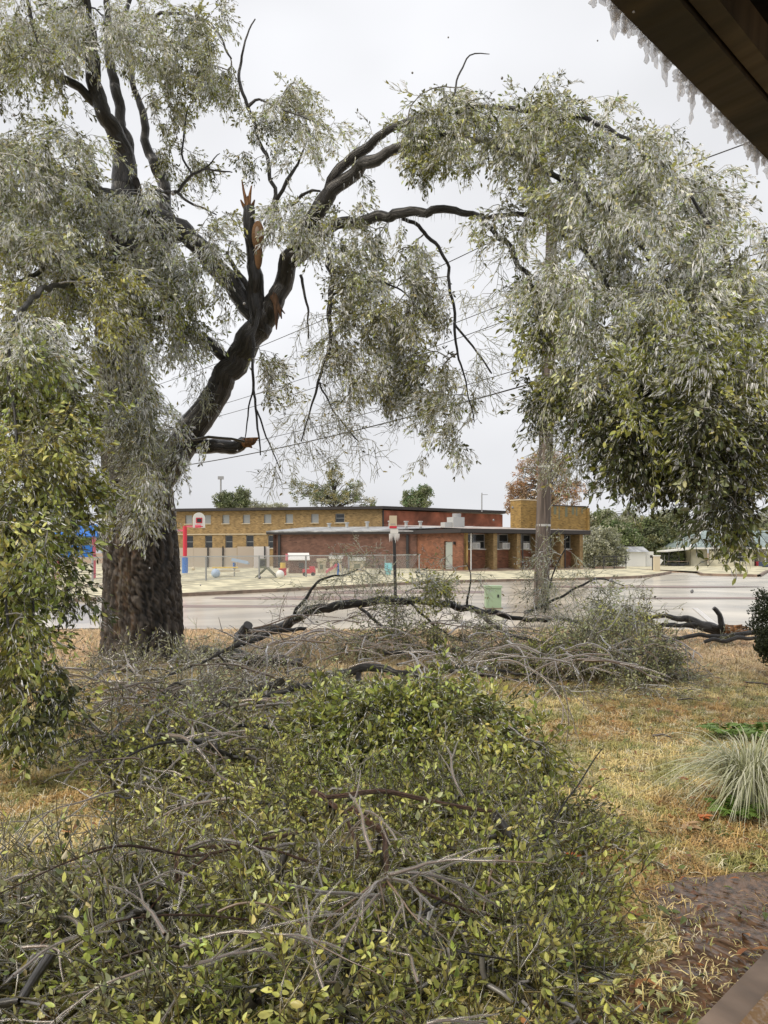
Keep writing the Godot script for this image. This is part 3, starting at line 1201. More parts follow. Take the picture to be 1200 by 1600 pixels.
# ---------------------------------------------------------------- shed, white house and small things beyond the crossing
func build_far_right() -> void:
	# garden shed
	var d := 86.0
	var gy := ground_height(Vector3(0, 0, -d)) + 0.03
	var at := P(994, 858, d)
	var s := thing("garden_shed", "small white gabled shed beside the pale round bush", "shed", Vector3(at.x, gy, -d), deg_to_rad(10))
	bx(s, "side_wall", Vector3(3.1, 1.95, 2.2), Vector3(-0.4, 0.975, -1.1), M.white)
	bx(s, "front_panel", Vector3(1.15, 1.95, 0.12), Vector3(1.72, 0.975, -0.4), M.white)
	var g := Acc.new()
	for sx in [-1.0, 1.0]:
		g.quad(Vector3(-2.2, 1.9, sx * 1.4 - 1.1), Vector3(1.45, 1.9, sx * 1.4 - 1.1), Vector3(1.45, 2.5, -1.1), Vector3(-2.2, 2.5, -1.1), Vector3(0, 1, sx))
	part(s, "roof", g.mesh(M.metal_roof))
	var gb := Acc.new()
	gb.quad(Vector3(1.2, 1.95, 0), Vector3(1.2, 1.95, -2.2), Vector3(1.2, 2.42, -1.1), Vector3(1.2, 2.42, -1.1), Vector3.RIGHT)
	part(s, "gable", gb.mesh(M.white))
	bx(s, "door", Vector3(0.7, 1.6, 0.05), Vector3(1.72, 0.82, -0.31), M.white)
	# the white house with a hipped roof
	d = 90.0
	gy = ground_height(Vector3(0, 0, -d)) + 0.03
	var h := thing("bungalow", "cream bungalow with pale teal hipped roof behind the hanging leaves", "house", Vector3(36.2, gy, -d))
	wall(h, "wall", 1.95, 7.2, 0.22, 2.25, 0.25, [[5.0, 6.3, 0.75, 1.85]], M.cream)
	wall(h, "side_bay", 0, 1.948, 0.22, 2.25, 0.25, [], M.cream).position.z = -0.6
	wall(h, "porch_wall", 7.2, 16, 0.22, 2.25, 0.25, [[7.5, 8.2, 0.7, 1.85], [9.6, 10.5, 0.7, 1.85]], M.cream).position.z = -1.6
	window(h, 5.0, 6.3, 0.75, 1.85, -0.12, M.white, M.pane)
	window(h, 7.5, 8.2, 0.7, 1.85, -1.72, M.white, M.pane)
	window(h, 9.6, 10.5, 0.7, 1.85, -1.72, M.white, M.pane)
	bx(h, "left_wall", Vector3(0.25, 2.03, 8.8), Vector3(0.125, 1.235, -5.25), M.cream)
	bx(h, "foundation", Vector3(7.3, 0.24, 0.3), Vector3(3.6, 0.1, -0.13), M.dark_trim)
	bx(h, "foundation", Vector3(8.8, 0.24, 0.3), Vector3(11.6, 0.1, -1.73), M.dark_trim)
	bx(h, "vent", Vector3(0.35, 0.2, 0.04), Vector3(1.35, 0.72, -0.57), M.grey_metal)
	bx(h, "porch_post", Vector3(0.14, 2.0, 0.14), Vector3(8.6, 1.2, -0.3), M.white)
	var r := Acc.new()
	var e := [Vector3(-0.6, 2.42, 0.6), Vector3(16.5, 2.42, 0.6), Vector3(16.5, 2.42, -10), Vector3(-0.6, 2.42, -10)]
	var k0 := Vector3(3.0, 4.5, -4.6)
	var k1 := Vector3(13.0, 4.5, -4.6)
	r.quad(e[0], e[1], k1, k0, Vector3(0, 1, 1))
	r.quad(e[2], e[3], k0, k1, Vector3(0, 1, -1))
	r.quad(e[3], e[0], k0, k0, Vector3(-1, 1, 0))
	r.quad(e[1], e[2], k1, k1, Vector3(1, 1, 0))
	part(h, "roof", r.mesh(M.teal_roof))
	rod(h, "hip_ridge", e[0] + Vector3(0, 0.03, 0), k0 + Vector3(0, 0.03, 0), 0.1, M.white)
	bx(h, "fascia", Vector3(17.1, 0.2, 0.08), Vector3(7.95, 2.32, 0.64), M.white)
	bx(h, "fascia", Vector3(0.08, 0.2, 10.5), Vector3(-0.64, 2.32, -4.7), M.white)
	bx(h, "soffit", Vector3(17.0, 0.04, 10.4), Vector3(7.95, 2.27, -4.7), M.white)
	bx(h, "chair", Vector3(0.4, 0.5, 0.4), Vector3(8.0, 0.5, -1.0), M.red_paint)
	# car port to its left
	var cp := thing("car_port", "low white canopy on dark posts left of the cream bungalow", "carport", Vector3(34.2, gy, -d + 0.5))
	bx(cp, "canopy", Vector3(2.9, 0.16, 3.0), Vector3(0.1, 2.1, -1.5), M.white).rotation.z = 0.1
	for q in [[-0.9, -0.3], [0.3, -0.3], [-0.9, -2.6], [0.3, -2.6]]:
		cyl(cp, "post", 0.06, 2.0, Vector3(q[0], 1.0, q[1]), M.dark_metal)
	var tr := thing("trailer", "dark low trailer parked under the white canopy", "trailer", Vector3(33.9, gy, -d + 0.9))
	bx(tr, "bed", Vector3(2.6, 0.12, 1.2), Vector3(0, 0.5, 0), M.dark_metal)
	bx(tr, "rail", Vector3(2.6, 0.06, 0.06), Vector3(0, 0.8, 0.57), M.kerb)
	for x in [-1.2, 1.2]:
		bx(tr, "stake", Vector3(0.06, 0.3, 0.06), Vector3(x, 0.66, 0.57), M.dark_metal)
	for x in [-0.5, 0.4]:
		var wh := cyl(tr, "wheel", 0.3, 0.18, Vector3(x, 0.3, 0.62), M.dark_metal)
		wh.rotation.x = PI / 2
	var lb := thing("leaning_board", "white board leaning beside the dark trailer", "board", Vector3(31.6, gy, -d + 1.5))
	var bd := bx(lb, "panel", Vector3(0.35, 1.15, 0.06), Vector3(0.1, 0.55, 0), M.white)
	bd.rotation.z = -0.6
	bx(lb, "brace", Vector3(0.06, 0.9, 0.06), Vector3(-0.3, 0.45, -0.04), M.grey_metal)
	# beige pedestal and mail box near the kerb
	var b := thing("utility_pedestal", "beige upright pedestal standing on the grass before the shed", "utility box", G(1026, 895.5) + Vector3(0, 0.1, 0))
	bx(b, "cabinet", Vector3(0.36, 1.05, 0.34), Vector3(0, 0.525, 0), M.tan_plastic)
	bx(b, "lid", Vector3(0.42, 0.08, 0.4), Vector3(0, 1.09, 0), M.white)
	var mb := thing("mailbox", "small dark mailbox on a thin post before the shed door", "mailbox", G(1019.5, 893) + Vector3(0, 0.1, 0))
	bx(mb, "box", Vector3(0.22, 0.2, 0.4), Vector3(0, 1.0, 0), M.dark_metal)
	cyl(mb, "post", 0.035, 0.9, Vector3(0, 0.45, 0), M.dark_metal)
	# hand rail at the end of the annex, with a plank ramp
	var hr := thing("handrail", "black metal handrail around a low ramp at the annex end", "handrail", Vector3(17.0, 0.1, -59.5), 0.35)
	for x in [0.0, 1.0, 2.1]:
		for z in [0.0, -1.2]:
			cyl(hr, "post", 0.035, 1.0, Vector3(x, 0.5, z), M.dark_metal)
	for z in [0.0, -1.2]:
		for y in [0.98, 0.55]:
			bx(hr, "rail", Vector3(2.2, 0.05, 0.05), Vector3(1.05, y, z), M.dark_metal)
	bx(hr, "ramp", Vector3(2.0, 0.14, 1.1), Vector3(1.05, 0.1, -0.6), M.kerb)
	# wood pile beyond the handrail
	var wp := thing("log_pile", "low heap of icy logs between the handrail and the shed", "log pile", Vector3(21.2, -0.2, -78))
	for k in 9:
		var lg := cyl(wp, "log", 0.16, rr(2.2, 3.4), Vector3(rr(-0.4, 0.4), 0.16 + 0.27 * (k / 4), (k % 4) * 0.36 - 0.5), M.pole_wood)
		lg.rotation.z = PI / 2
	# dark blue car at the frame's edge
	var car := thing("parked_car", "dark blue parked car before the bungalow porch, cut by the frame", "car", P(1221, 858, 84) * Vector3(1, 0, 1) + Vector3(0, ground_height(Vector3(0, 0, -84)) + 0.03, 0), 0.15)
	var body := Acc.new()
	body.box(Transform3D(Basis.IDENTITY, Vector3(0, 0.58, 0)), Vector3(4.3, 0.5, 1.7))
	part(car, "body", body.mesh(mat("car_blue", lin(0.05, 0.07, 0.13), 0.25)))
	var cab := Acc.new()
	cab.quad(Vector3(-1.3, 0.83, 0.8), Vector3(1.5, 0.83, 0.8), Vector3(0.9, 1.35, 0.65), Vector3(-0.7, 1.35, 0.65), Vector3.BACK)
	cab.quad(Vector3(-1.3, 0.83, -0.8), Vector3(1.5, 0.83, -0.8), Vector3(0.9, 1.35, -0.65), Vector3(-0.7, 1.35, -0.65), Vector3.FORWARD)
	cab.quad(Vector3(-1.3, 0.83, 0.8), Vector3(-0.7, 1.35, 0.65), Vector3(-0.7, 1.35, -0.65), Vector3(-1.3, 0.83, -0.8), Vector3.LEFT)
	cab.quad(Vector3(1.5, 0.83, 0.8), Vector3(0.9, 1.35, 0.65), Vector3(0.9, 1.35, -0.65), Vector3(1.5, 0.83, -0.8), Vector3.RIGHT)
	cab.quad(Vector3(-0.7, 1.35, 0.65), Vector3(0.9, 1.35, 0.65), Vector3(0.9, 1.35, -0.65), Vector3(-0.7, 1.35, -0.65), Vector3.UP)
	part(car, "cabin", cab.mesh(M.pane))
	for x in [-1.35, 1.35]:
		for z in [-0.78, 0.78]:
			var wh := cyl(car, "wheel", 0.32, 0.2, Vector3(x, 0.32, z), M.dark_metal)
			wh.rotation.x = PI / 2
	bx(car, "headlight", Vector3(0.05, 0.14, 0.34), Vector3(-2.165, 0.66, 0.6), M.white)
	# wire fence behind the shed
	var fl := thing("far_fence", "thin wire fence running behind the shed towards the bungalow", "fence", Vector3(30.2, gy, -92))
	for k in 4:
		cyl(fl, "post", 0.04, 1.5, Vector3(k * 1.7, 0.75, 0), M.grey_metal)
	for y in [0.4, 0.9, 1.4]:
		bx(fl, "wire", Vector3(5.2, 0.03, 0.03), Vector3(2.55, y, 0.055), M.grey_metal)


# ---------------------------------------------------------------- trees far off
func leaf_clump(size: float, count: int, leaf: float, droop: float) -> ArrayMesh:
	var a := Acc.new()
	for k in count:
		var at := rdir() * size * pow(rng.randf(), 0.4)
		at.y *= 0.8
		var tone := rr(0.75, 1.2)
		leaf_into(a, at, (rdir() + Vector3(0, -droop, 0)).normalized(), rdir(), leaf * rr(0.7, 1.3), Color(tone, tone, tone * rr(0.8, 1.15)))
	a.smooth()
	return a.mesh(M.far_leaf)


var clumps := []


# crown: [px, py, rx px, ry px, count]
func far_tree(called: String, label: String, px: float, d: float, base_w: float, crown: Array, cols: Array, droop := 0.3, size := 1.0, top_y := 0.0) -> void:
	var gy := ground_height(Vector3(0, 0, -d))
	var root := P(px, HORIZON, d)
	root.y = gy
	var t := thing(called, label, "tree", root)
	var tw := Twigs.new()
	var high := 0.0
	for b in crown:
		high = maxf(high, P(b[0], b[1], d).y)
	var p: Array[Vector3] = [root, root + Vector3(rr(-0.2, 0.2), (high - gy) * 0.45, 0), Vector3(root.x + rr(-0.4, 0.4), lerpf(gy, high, 0.95), -d)]
	var ln := smooth_line(p, [base_w, base_w * 0.7, base_w * 0.15] as Array[float], 0.5)
	var a := Acc.new()
	var loc := PackedVector3Array()
	for q in ln[0]:
		loc.append(q - root)
	a.tube(loc, ln[1], 7)
	part(t, "trunk", a.mesh(M.far_bark))
	var last := -1
	for q in ln[0]:
		last = tw.add(q, last)
	var goals := []
	var places: Array[Transform3D] = []
	var tints := PackedColorArray()
	for b in crown:
		for k in b[4]:
			var u := rdir() * pow(rng.randf(), 0.36)
			var pos := P(b[0] + u.x * b[2], b[1] - u.y * b[3], d) + Vector3(0, 0, u.z * b[2] / F * d * 0.8)
			if k % 6 == 0:
				goals.append([pos, 0])
			places.append(Transform3D(Basis(rdir(), rr(0, TAU)).scaled(Vector3.ONE * rr(0.7, 1.3) * size), pos - root))
			var c: Color = cols[rng.randi() % cols.size()]
			tints.append(c * rr(0.75, 1.25))
	if goals.size() > 110:
		goals.resize(110)
	for k in goals.size():
		tw.nearest(goals[k][0], 0.0)
	# branches from the trunk to the clumps, straight up and outwards
	var br := Acc.new()
	for gq in goals:
		var goal: Vector3 = gq[0]
		var start := ln[0][int(lerpf(ln[0].size() * 0.25, ln[0].size() - 2, clampf((goal.y - gy) / maxf(high - gy, 1.0) * 0.8, 0, 1)))] as Vector3
		var mid := start.lerp(goal, 0.5) + Vector3(0, 0.12 * start.distance_to(goal), 0)
		br.tube(PackedVector3Array([start - root, mid - root, goal - root]), PackedFloat32Array([base_w * 0.25, base_w * 0.14, 0.02]), 4, Color.WHITE, 0, null, false)
	if br.t.size():
		part(t, "branches", br.mesh(M.far_bark)).set_meta("kind", "stuff")
	if clumps.is_empty():
		for k in 3:
			clumps.append(leaf_clump(0.5, 26, 0.26, 0.3))
	for k in 3:
		var some: Array[Transform3D] = []
		var st := PackedColorArray()
		for i in range(k, places.size(), 3):
			some.append(places[i])
			st.append(tints[i])
		stuff(t, "crown", clumps[k], some, st)


func build_far_trees() -> void:
	var grey_green := Color(0.30, 0.32, 0.21)
	var dark := Color(0.12, 0.15, 0.075)
	var mid := Color(0.21, 0.26, 0.11)
	var pale := Color(0.46, 0.47, 0.37)
	var gold := Color(0.46, 0.41, 0.18)
	var rust := Color(0.46, 0.25, 0.13)
	var tan := Color(0.52, 0.37, 0.25)
	far_tree("round_tree", "small round grey-green tree left of the light mast behind the roof", 362, 120, 0.3, [[352, 782, 17, 14, 130], [378, 778, 14, 15, 110], [365, 790, 26, 10, 130]], [grey_green, dark, mid], 0.2, 1.0)
	far_tree("bare_tree", "tall thin yellow-green tree above the middle of the yellow block", 522, 110, 0.35, [[522, 742, 14, 22, 60], [500, 768, 22, 18, 70], [548, 766, 24, 18, 70], [520, 778, 50, 14, 100], [466, 765, 16, 22, 40], [575, 786, 14, 8, 25]], [gold, grey_green, mid, pale], 0.3, 0.8)
	far_tree("low_tree", "faint low tree showing just over the yellow roof", 440, 125, 0.25, [[425, 792, 30, 6, 60], [395, 790, 14, 8, 40]], [grey_green, pale], 0.2, 0.8)
	far_tree("green_tree", "small fresh green tree above the red wall", 650, 120, 0.3, [[640, 777, 12, 11, 80], [660, 770, 15, 12, 110], [650, 786, 26, 9, 120]], [mid, Color(0.16, 0.25, 0.11), grey_green], 0.2, 0.9)
	far_tree("rust_tree", "rust brown autumn tree behind the utility pole and roof blocks", 862, 84, 0.35, [[826, 742, 26, 28, 110], [870, 734, 26, 30, 110], [808, 768, 20, 20, 90], [892, 768, 24, 22, 90], [850, 780, 44, 22, 150], [848, 716, 24, 14, 50], [798, 790, 10, 12, 30]], [rust, tan, tan, Color(0.28, 0.2, 0.1)], 0.4, 0.62)
	far_tree("pale_bush", "round pale frosted bush beside the end of the annex", 944, 74, 0.2, [[940, 850, 32, 28, 380], [955, 868, 26, 18, 220], [925, 868, 18, 18, 160]], [pale, pale, grey_green, Color(0.27, 0.28, 0.19)], 0.9, 0.72)
	far_tree("green_hedge_tree", "fresh green tree rising behind the pale frosted bush", 968, 96, 0.25, [[965, 836, 22, 22, 200], [985, 852, 20, 24, 200], [955, 822, 12, 10, 60]], [Color(0.13, 0.2, 0.07), mid, grey_green], 0.4, 1.0)
	far_tree("willow_tree", "large drooping grey-green tree behind the shed roof", 1030, 100, 0.35, [[1010, 832, 34, 26, 330], [1045, 826, 34, 28, 330], [1030, 855, 46, 24, 380], [1068, 848, 18, 30, 160], [1060, 806, 16, 12, 60]], [grey_green, mid, dark, Color(0.24, 0.24, 0.10)], 1.2, 1.0)
	far_tree("far_tree", "distant hazy tree left of the drooping grey-green tree", 928, 130, 0.35, [[922, 812, 18, 12, 110], [945, 806, 16, 10, 100], [985, 806, 12, 12, 70], [970, 815, 30, 10, 130]], [grey_green, pale, mid], 0.3, 1.1)
	far_tree("olive_tree", "olive tree between the drooping tree and the bungalow roof", 1085, 118, 0.35, [[1090, 830, 18, 16, 150], [1078, 850, 22, 22, 200], [1108, 842, 16, 12, 90]], [Color(0.26, 0.24, 0.12), grey_green, pale], 0.4, 1.1)
	far_tree("roadside_tree", "grey tree standing beyond the bungalow at the frame's edge", 1180, 125, 0.4, [[1160, 826, 36, 22, 240], [1210, 826, 34, 30, 240]], [grey_green, pale, mid], 0.4, 1.2)
	far_tree("vine_thicket", "dark green thicket between the shed and the white canopy", 1046, 93, 0.15, [[1040, 872, 16, 18, 170], [1064, 872, 20, 16, 170]], [dark, mid, grey_green], 0.6, 0.7)
	far_tree("left_thicket", "grey-green trees far off behind the blue play tower", 40, 110, 0.35, [[0, 830, 60, 34, 260], [90, 836, 46, 24, 240], [160, 842, 40, 18, 160]], [grey_green, mid, pale], 0.4, 1.2)
	var mast := thing("light_mast", "thin grey floodlight mast behind the yellow block's roof", "light mast", P(345, 858, 125) * Vector3(1, 0, 1) + Vector3(0, -0.6, 0))
	cyl(mast, "pole", 0.14, 13.6, Vector3(0, 6.8, 0), M.grey_metal)
	bx(mast, "lamp_head", Vector3(0.9, 0.5, 0.4), Vector3(0, 13.85, 0), M.grey_metal)
	var an := thing("roof_antenna", "thin bent antenna mast beyond the red wall", "antenna", P(752.5, 858, 95) * Vector3(1, 0, 1) + Vector3(0, -0.6, 0))
	cyl(an, "mast", 0.05, 9.0, Vector3(0, 4.5, 0), M.grey_metal)
	bx(an, "arm", Vector3(0.8, 0.06, 0.06), Vector3(0.36, 8.99, 0), M.grey_metal)


# ---------------------------------------------------------------- playground
func build_playground() -> void:
	var y := 0.12
	# chain link fence
	var a0 := Vector3(-12.6, y, -33.2)
	var a1 := Vector3(2.35, y, -49.4)
	var fence := faced("chain_link_fence", "grey chain-link fence around the playground", "fence", a0, a1 - a0)
	var len := (a1 - a0).length()
	var px := [300.0, 322.0, 405.0, 478.0]
	var xs := [0.0]
	for q in [322.0, 405.0, 478.0, 545.0, 602.0, 655.0]:
		var k: float = (q - 600.0) / F
		var dir := (a1 - a0).normalized()
		xs.append((-k * a0.z - a0.x) / (dir.x + k * dir.z))
	for x in xs:
		cyl(fence, "post", 0.045, 1.2, Vector3(x, 0.6, 0), M.grey_metal)
	bx(fence, "top_rail", Vector3(len, 0.05, 0.05), Vector3(len / 2, 1.17, 0.0), M.galvanised)
	bx(fence, "bottom_wire", Vector3(len, 0.018, 0.018), Vector3(len / 2, 0.05, 0.052), M.galvanised)
	var mesh := Acc.new()
	var step := 0.075
	var h := 1.1
	for k in int(len / step) - 14:
		for s in [0, 1]:
			var x0 := k * step + (h if s else 0.0)
			var x1 := k * step + (0.0 if s else h)
			mesh.tube(PackedVector3Array([Vector3(x0, 0.05, 0.05 + 0.006 * s), Vector3(x1, 0.05 + h, 0.05 + 0.006 * s)]), PackedFloat32Array([0.004, 0.004]), 3, Color.WHITE, 0, null, false)
	part(fence, "wire_mesh", mesh.mesh(M.galvanised)).set_meta("kind", "stuff")
	# beige screens before the block
	var sc := thing("beige_screen", "long beige board screen before the yellow block's lower windows", "screen fence", Vector3(-18.4, 0, -69), 0.0)
	for k in 4:
		bx(sc, "panel", Vector3(1.28, 1.75, 0.06), Vector3(0.64 + k * 1.3, 0.9, 0), M.beige_board)
	for x in [2.6, 3.95]:
		bx(sc, "post", Vector3(0.12, 1.9, 0.1), Vector3(x, 0.95, 0.085), M.dark_metal)
	var sg := thing("grey_screen", "pale grey board screen next to the brown annex wall", "screen fence", Vector3(-12.8, 0, -67))
	for k in 2:
		bx(sg, "panel", Vector3(1.38, 1.85, 0.06), Vector3(0.7 + k * 1.42, 0.95, 0), M.beige_board if k == 0 else M.white)
	bx(sg, "post", Vector3(0.1, 1.9, 0.1), Vector3(2.4, 0.95, 0.085), M.dark_metal)
	var cu := thing("cooling_unit", "dark square cooling unit before the pale grey screen", "air conditioner", P(411, 858, 64) * Vector3(1, 0, 1) + Vector3(0, 0.03, 0))
	bx(cu, "casing", Vector3(0.5, 0.8, 0.5), Vector3(0, 0.4, 0), M.olive)
	bx(cu, "grille", Vector3(0.42, 0.5, 0.02), Vector3(0, 0.46, 0.262), M.dark_metal)
	bx(cu, "lid", Vector3(0.54, 0.05, 0.54), Vector3(0, 0.828, 0), M.grey_metal)
	var tp := thing("blue_slide", "pale blue plastic slide lying before the beige screens", "slide", P(376, 858, 60) * Vector3(1, 0, 1) + Vector3(0, 0.1, 0))
	bx(tp, "chute", Vector3(1.3, 0.1, 0.7), Vector3(0, 0.55, 0), M.pale_blue).rotation.z = -0.2
	bx(tp, "side", Vector3(1.3, 0.24, 0.06), Vector3(0, 0.62, 0.38), M.pale_blue).rotation.z = -0.2
	bx(tp, "leg", Vector3(0.1, 0.5, 0.6), Vector3(-0.5, 0.25, 0), M.blue_paint)
	# basketball hoop
	var hp := thing("basketball_hoop", "red and blue basketball post with white backboard", "basketball hoop", P(289, 858, 49) * Vector3(1, 0, 1) + Vector3(0, y, 0))
	cyl(hp, "post", 0.13, 2.5, Vector3(0, 1.75, 0), M.red_paint)
	cyl(hp, "post_pad", 0.19, 1.0, Vector3(0, 0.5, 0), M.blue_paint)
	bx(hp, "arm", Vector3(0.6, 0.12, 0.12), Vector3(0.36, 2.98, 0), M.pink_paint)
	bx(hp, "arm", Vector3(0.8, 0.12, 0.12), Vector3(-0.46, 2.72, 0), M.pink_paint)
	var bb := Acc.new()
	bb.box(Transform3D(Basis(Vector3.UP, 0.5), Vector3(0.92, 3.2, 0.1)), Vector3(0.78, 0.62, 0.05))
	var board := part(hp, "backboard", bb.mesh(M.white))
	var topb := CylinderMesh.new()
	topb.top_radius = 0.39
	topb.bottom_radius = 0.39
	topb.height = 0.05
	var dome := part(board, "backboard_top", topb, M.white, Vector3(0.92, 3.47, 0.098))
	dome.rotation = Vector3(PI / 2, 0.5, 0)
	bx(board, "target", Vector3(0.4, 0.34, 0.02), Vector3(0.94, 3.36, 0.14), M.red_paint, 0.5)
	bx(board, "target_centre", Vector3(0.28, 0.22, 0.02), Vector3(0.95, 3.36, 0.152), M.dark_metal, 0.5)
	var ring := TorusMesh.new()
	ring.inner_radius = 0.19
	ring.outer_radius = 0.25
	part(hp, "rim", ring, M.red_paint, Vector3(1.0, 2.96, 0.4))
	bx(hp, "bracket", Vector3(0.4, 0.2, 0.1), Vector3(0.86, 2.98, 0.2), M.pink_paint)
	# picnic table
	var tb := thing("picnic_table", "low yellow-topped play table inside the fence", "table", P(352, 858, 43) * Vector3(1, 0, 1) + Vector3(0, y, 0), 0.15)
	bx(tb, "table_top", Vector3(1.4, 0.06, 0.6), Vector3(0, 0.5, 0), M.yellow_paint)
	for z in [-0.5, 0.5]:
		bx(tb, "bench", Vector3(1.6, 0.05, 0.2), Vector3(0, 0.3, z), M.tan_plastic)
	for q in [[-0.5, -0.2], [0.5, -0.2], [-0.5, 0.2], [0.5, 0.2]]:
		bx(tb, "leg", Vector3(0.06, 0.47, 0.06), Vector3(q[0], 0.235, q[1]), M.grey_metal)
	ball("ball", "pale blue ball beside the yellow play table", 337, 900.5, 41, 0.24, M.pale_blue)
	ball("ball", "small white ball below the yellow and red toy", 437.5, 902, 40, 0.22, M.white)
	ball("ball", "small orange ball near the foot of the basketball post", 302, 884, 55, 0.14, M.tan_plastic)
	# climbing frame of dark slats
	var cl := thing("climbing_ramp", "low dark A-shaped climber inside the fence", "climber", P(417, 858, 41.5) * Vector3(1, 0, 1) + Vector3(0, y, 0))
	for s in [-1.0, 1.0]:
		for k in 5:
			var sl := bx(cl, "slat", Vector3(0.1, 0.03, 0.7), Vector3(s * (0.08 + k * 0.1), 0.5 - k * 0.1, 0), M.olive)
			sl.rotation.z = -s * 0.8
	for z in [-0.33, 0.33]:
		for s in [-1.0, 1.0]:
			rod(cl, "frame", Vector3(0, 0.54, z), Vector3(s * 0.58, 0.0, z), 0.03, M.olive)
	# yellow and red ride-on toy
	var rt := thing("ride_on_toy", "yellow and red plastic toy standing inside the fence", "toy", P(442, 858, 42.5) * Vector3(1, 0, 1) + Vector3(0, y, 0))
	bx(rt, "body", Vector3(0.36, 0.34, 0.3), Vector3(0, 0.25, 0), M.red_paint)
	cyl(rt, "seat_back", 0.15, 0.36, Vector3(0, 0.6, 0), M.yellow_paint)
	bx(rt, "tray", Vector3(0.42, 0.06, 0.4), Vector3(0, 0.445, 0), M.red_paint)
	cyl(rt, "wheel", 0.09, 0.4, Vector3(0, 0.09, 0.1), M.yellow_paint).rotation.x = PI / 2
	# play house with white roof
	var ph := thing("playhouse", "small red playhouse with white gabled roof", "playhouse", P(465, 858, 49) * Vector3(1, 0, 1) + Vector3(0, y, 0), 0.2)
	bx(ph, "wall", Vector3(1.1, 0.85, 0.9), Vector3(0, 0.425, 0), M.brown_brick)
	for z in [-1.0, 1.0]:
		var rf := bx(ph, "roof_panel", Vector3(1.35, 0.06, 0.72), Vector3(0.05, 1.05, z * 0.27), M.white)
		rf.rotation.x = z * 0.65
	bx(ph, "gable", Vector3(0.12, 0.42, 0.5), Vector3(-0.7, 1.02, 0.1), M.pink_paint)
	bx(ph, "window", Vector3(0.3, 0.3, 0.02), Vector3(0.2, 0.5, 0.462), M.dark_metal)
	var tc := thing("toy_car", "red plastic toy car right of the playhouse", "toy car", P(483, 858, 44) * Vector3(1, 0, 1) + Vector3(0, y, 0))
	bx(tc, "body", Vector3(0.72, 0.24, 0.4), Vector3(0, 0.26, 0), M.red_paint)
	bx(tc, "bonnet", Vector3(0.3, 0.16, 0.38), Vector3(0.18, 0.46, 0), M.red_paint)
	for x in [-0.24, 0.24]:
		cyl(tc, "wheel", 0.11, 0.46, Vector3(x, 0.11, 0), M.dark_metal).rotation.x = PI / 2
	for q in [["beige playhouse nearest the red toy car", 503, 50.0, 0.5, 0.95], ["beige play tower behind the pink slide", 525, 53.0, 0.8, 1.15], ["low beige playhouse before the brown annex wall", 558, 52.0, 1.0, 1.0]]:
		var pl := thing("play_hut", q[0], "playhouse", P(q[1], 858, q[2]) * Vector3(1, 0, 1) + Vector3(0, y, 0))
		bx(pl, "wall", Vector3(q[3], q[4] * 0.75, 0.6), Vector3(0, q[4] * 0.375, 0), M.tan_plastic)
		bx(pl, "roof", Vector3(q[3] + 0.14, q[4] * 0.22, 0.74), Vector3(0, q[4] * 0.862, 0), M.tan_plastic if q[3] < 0.7 else M.white)
		bx(pl, "opening", Vector3(q[3] * 0.4, q[4] * 0.3, 0.02), Vector3(0, q[4] * 0.4, 0.312), M.olive)
	var ps := thing("pink_slide", "small pink and blue plastic slide behind the fallen limb", "slide", P(519, 858, 44) * Vector3(1, 0, 1) + Vector3(0, y, 0))
	bx(ps, "chute", Vector3(0.8, 0.07, 0.4), Vector3(0, 0.4, 0), M.pink_paint).rotation.z = 0.6
	bx(ps, "ladder", Vector3(0.08, 0.7, 0.4), Vector3(0.34, 0.35, 0), M.blue_paint)
	bx(ps, "side", Vector3(0.8, 0.16, 0.04), Vector3(0, 0.45, 0.22), M.pink_paint).rotation.z = 0.6
	var tt := thing("teal_seat", "small teal plastic seat behind the sign post", "toy seat", P(607, 858, 46) * Vector3(1, 0, 1) + Vector3(0, y, 0))
	bx(tt, "seat", Vector3(0.46, 0.1, 0.4), Vector3(0, 0.3, 0), M.teal_paint)
	bx(tt, "backrest", Vector3(0.46, 0.36, 0.08), Vector3(0, 0.52, -0.17), M.teal_paint)
	bx(tt, "base", Vector3(0.3, 0.26, 0.3), Vector3(0, 0.13, 0), M.teal_paint)
	# play tower on the left, mostly behind leaves
	var pt := thing("play_tower", "blue play tower with red roof glimpsed through the left leaves", "play tower", P(118, 858, 40) * Vector3(1, 0, 1) + Vector3(0, y, 0), 0.3)
	for q in [[-0.9, -0.6], [0.9, -0.6], [-0.9, 0.6], [0.9, 0.6]]:
		cyl(pt, "post", 0.06, 2.3, Vector3(q[0], 1.15, q[1]), M.pink_paint)
	bx(pt, "deck", Vector3(2.0, 0.1, 1.4), Vector3(0, 1.0, 0), M.tan_plastic)
	for k in 2:
		bx(pt, "guard_panel", Vector3(0.84, 0.6, 0.05), Vector3(-0.45 + k * 0.9, 1.42, 0.72), M.blue_paint)
	var sl2 := bx(pt, "slide", Vector3(1.9, 0.08, 0.6), Vector3(-1.7, 0.7, 0.2), M.blue_paint)
	sl2.rotation.z = 0.62
	for z in [-1.0, 1.0]:
		var rf := bx(pt, "roof_panel", Vector3(2.2, 0.06, 1.1), Vector3(0, 2.5, z * 0.42), M.blue_paint)
		rf.rotation.x = z * 0.6
	var cs := thing("concrete_slab", "long pale concrete slab on the grass left of the trunk", "slab", P(120, 858, 31) * Vector3(1, 0, 1) + Vector3(0, y, 0), 0.45)
	bx(cs, "slab", Vector3(5.0, 0.1, 1.6), Vector3(0, 0.05, 0), M.tan_plastic)
	bx(cs, "edge", Vector3(5.0, 0.13, 0.14), Vector3(0, 0.065, 0.875), M.beige_board)


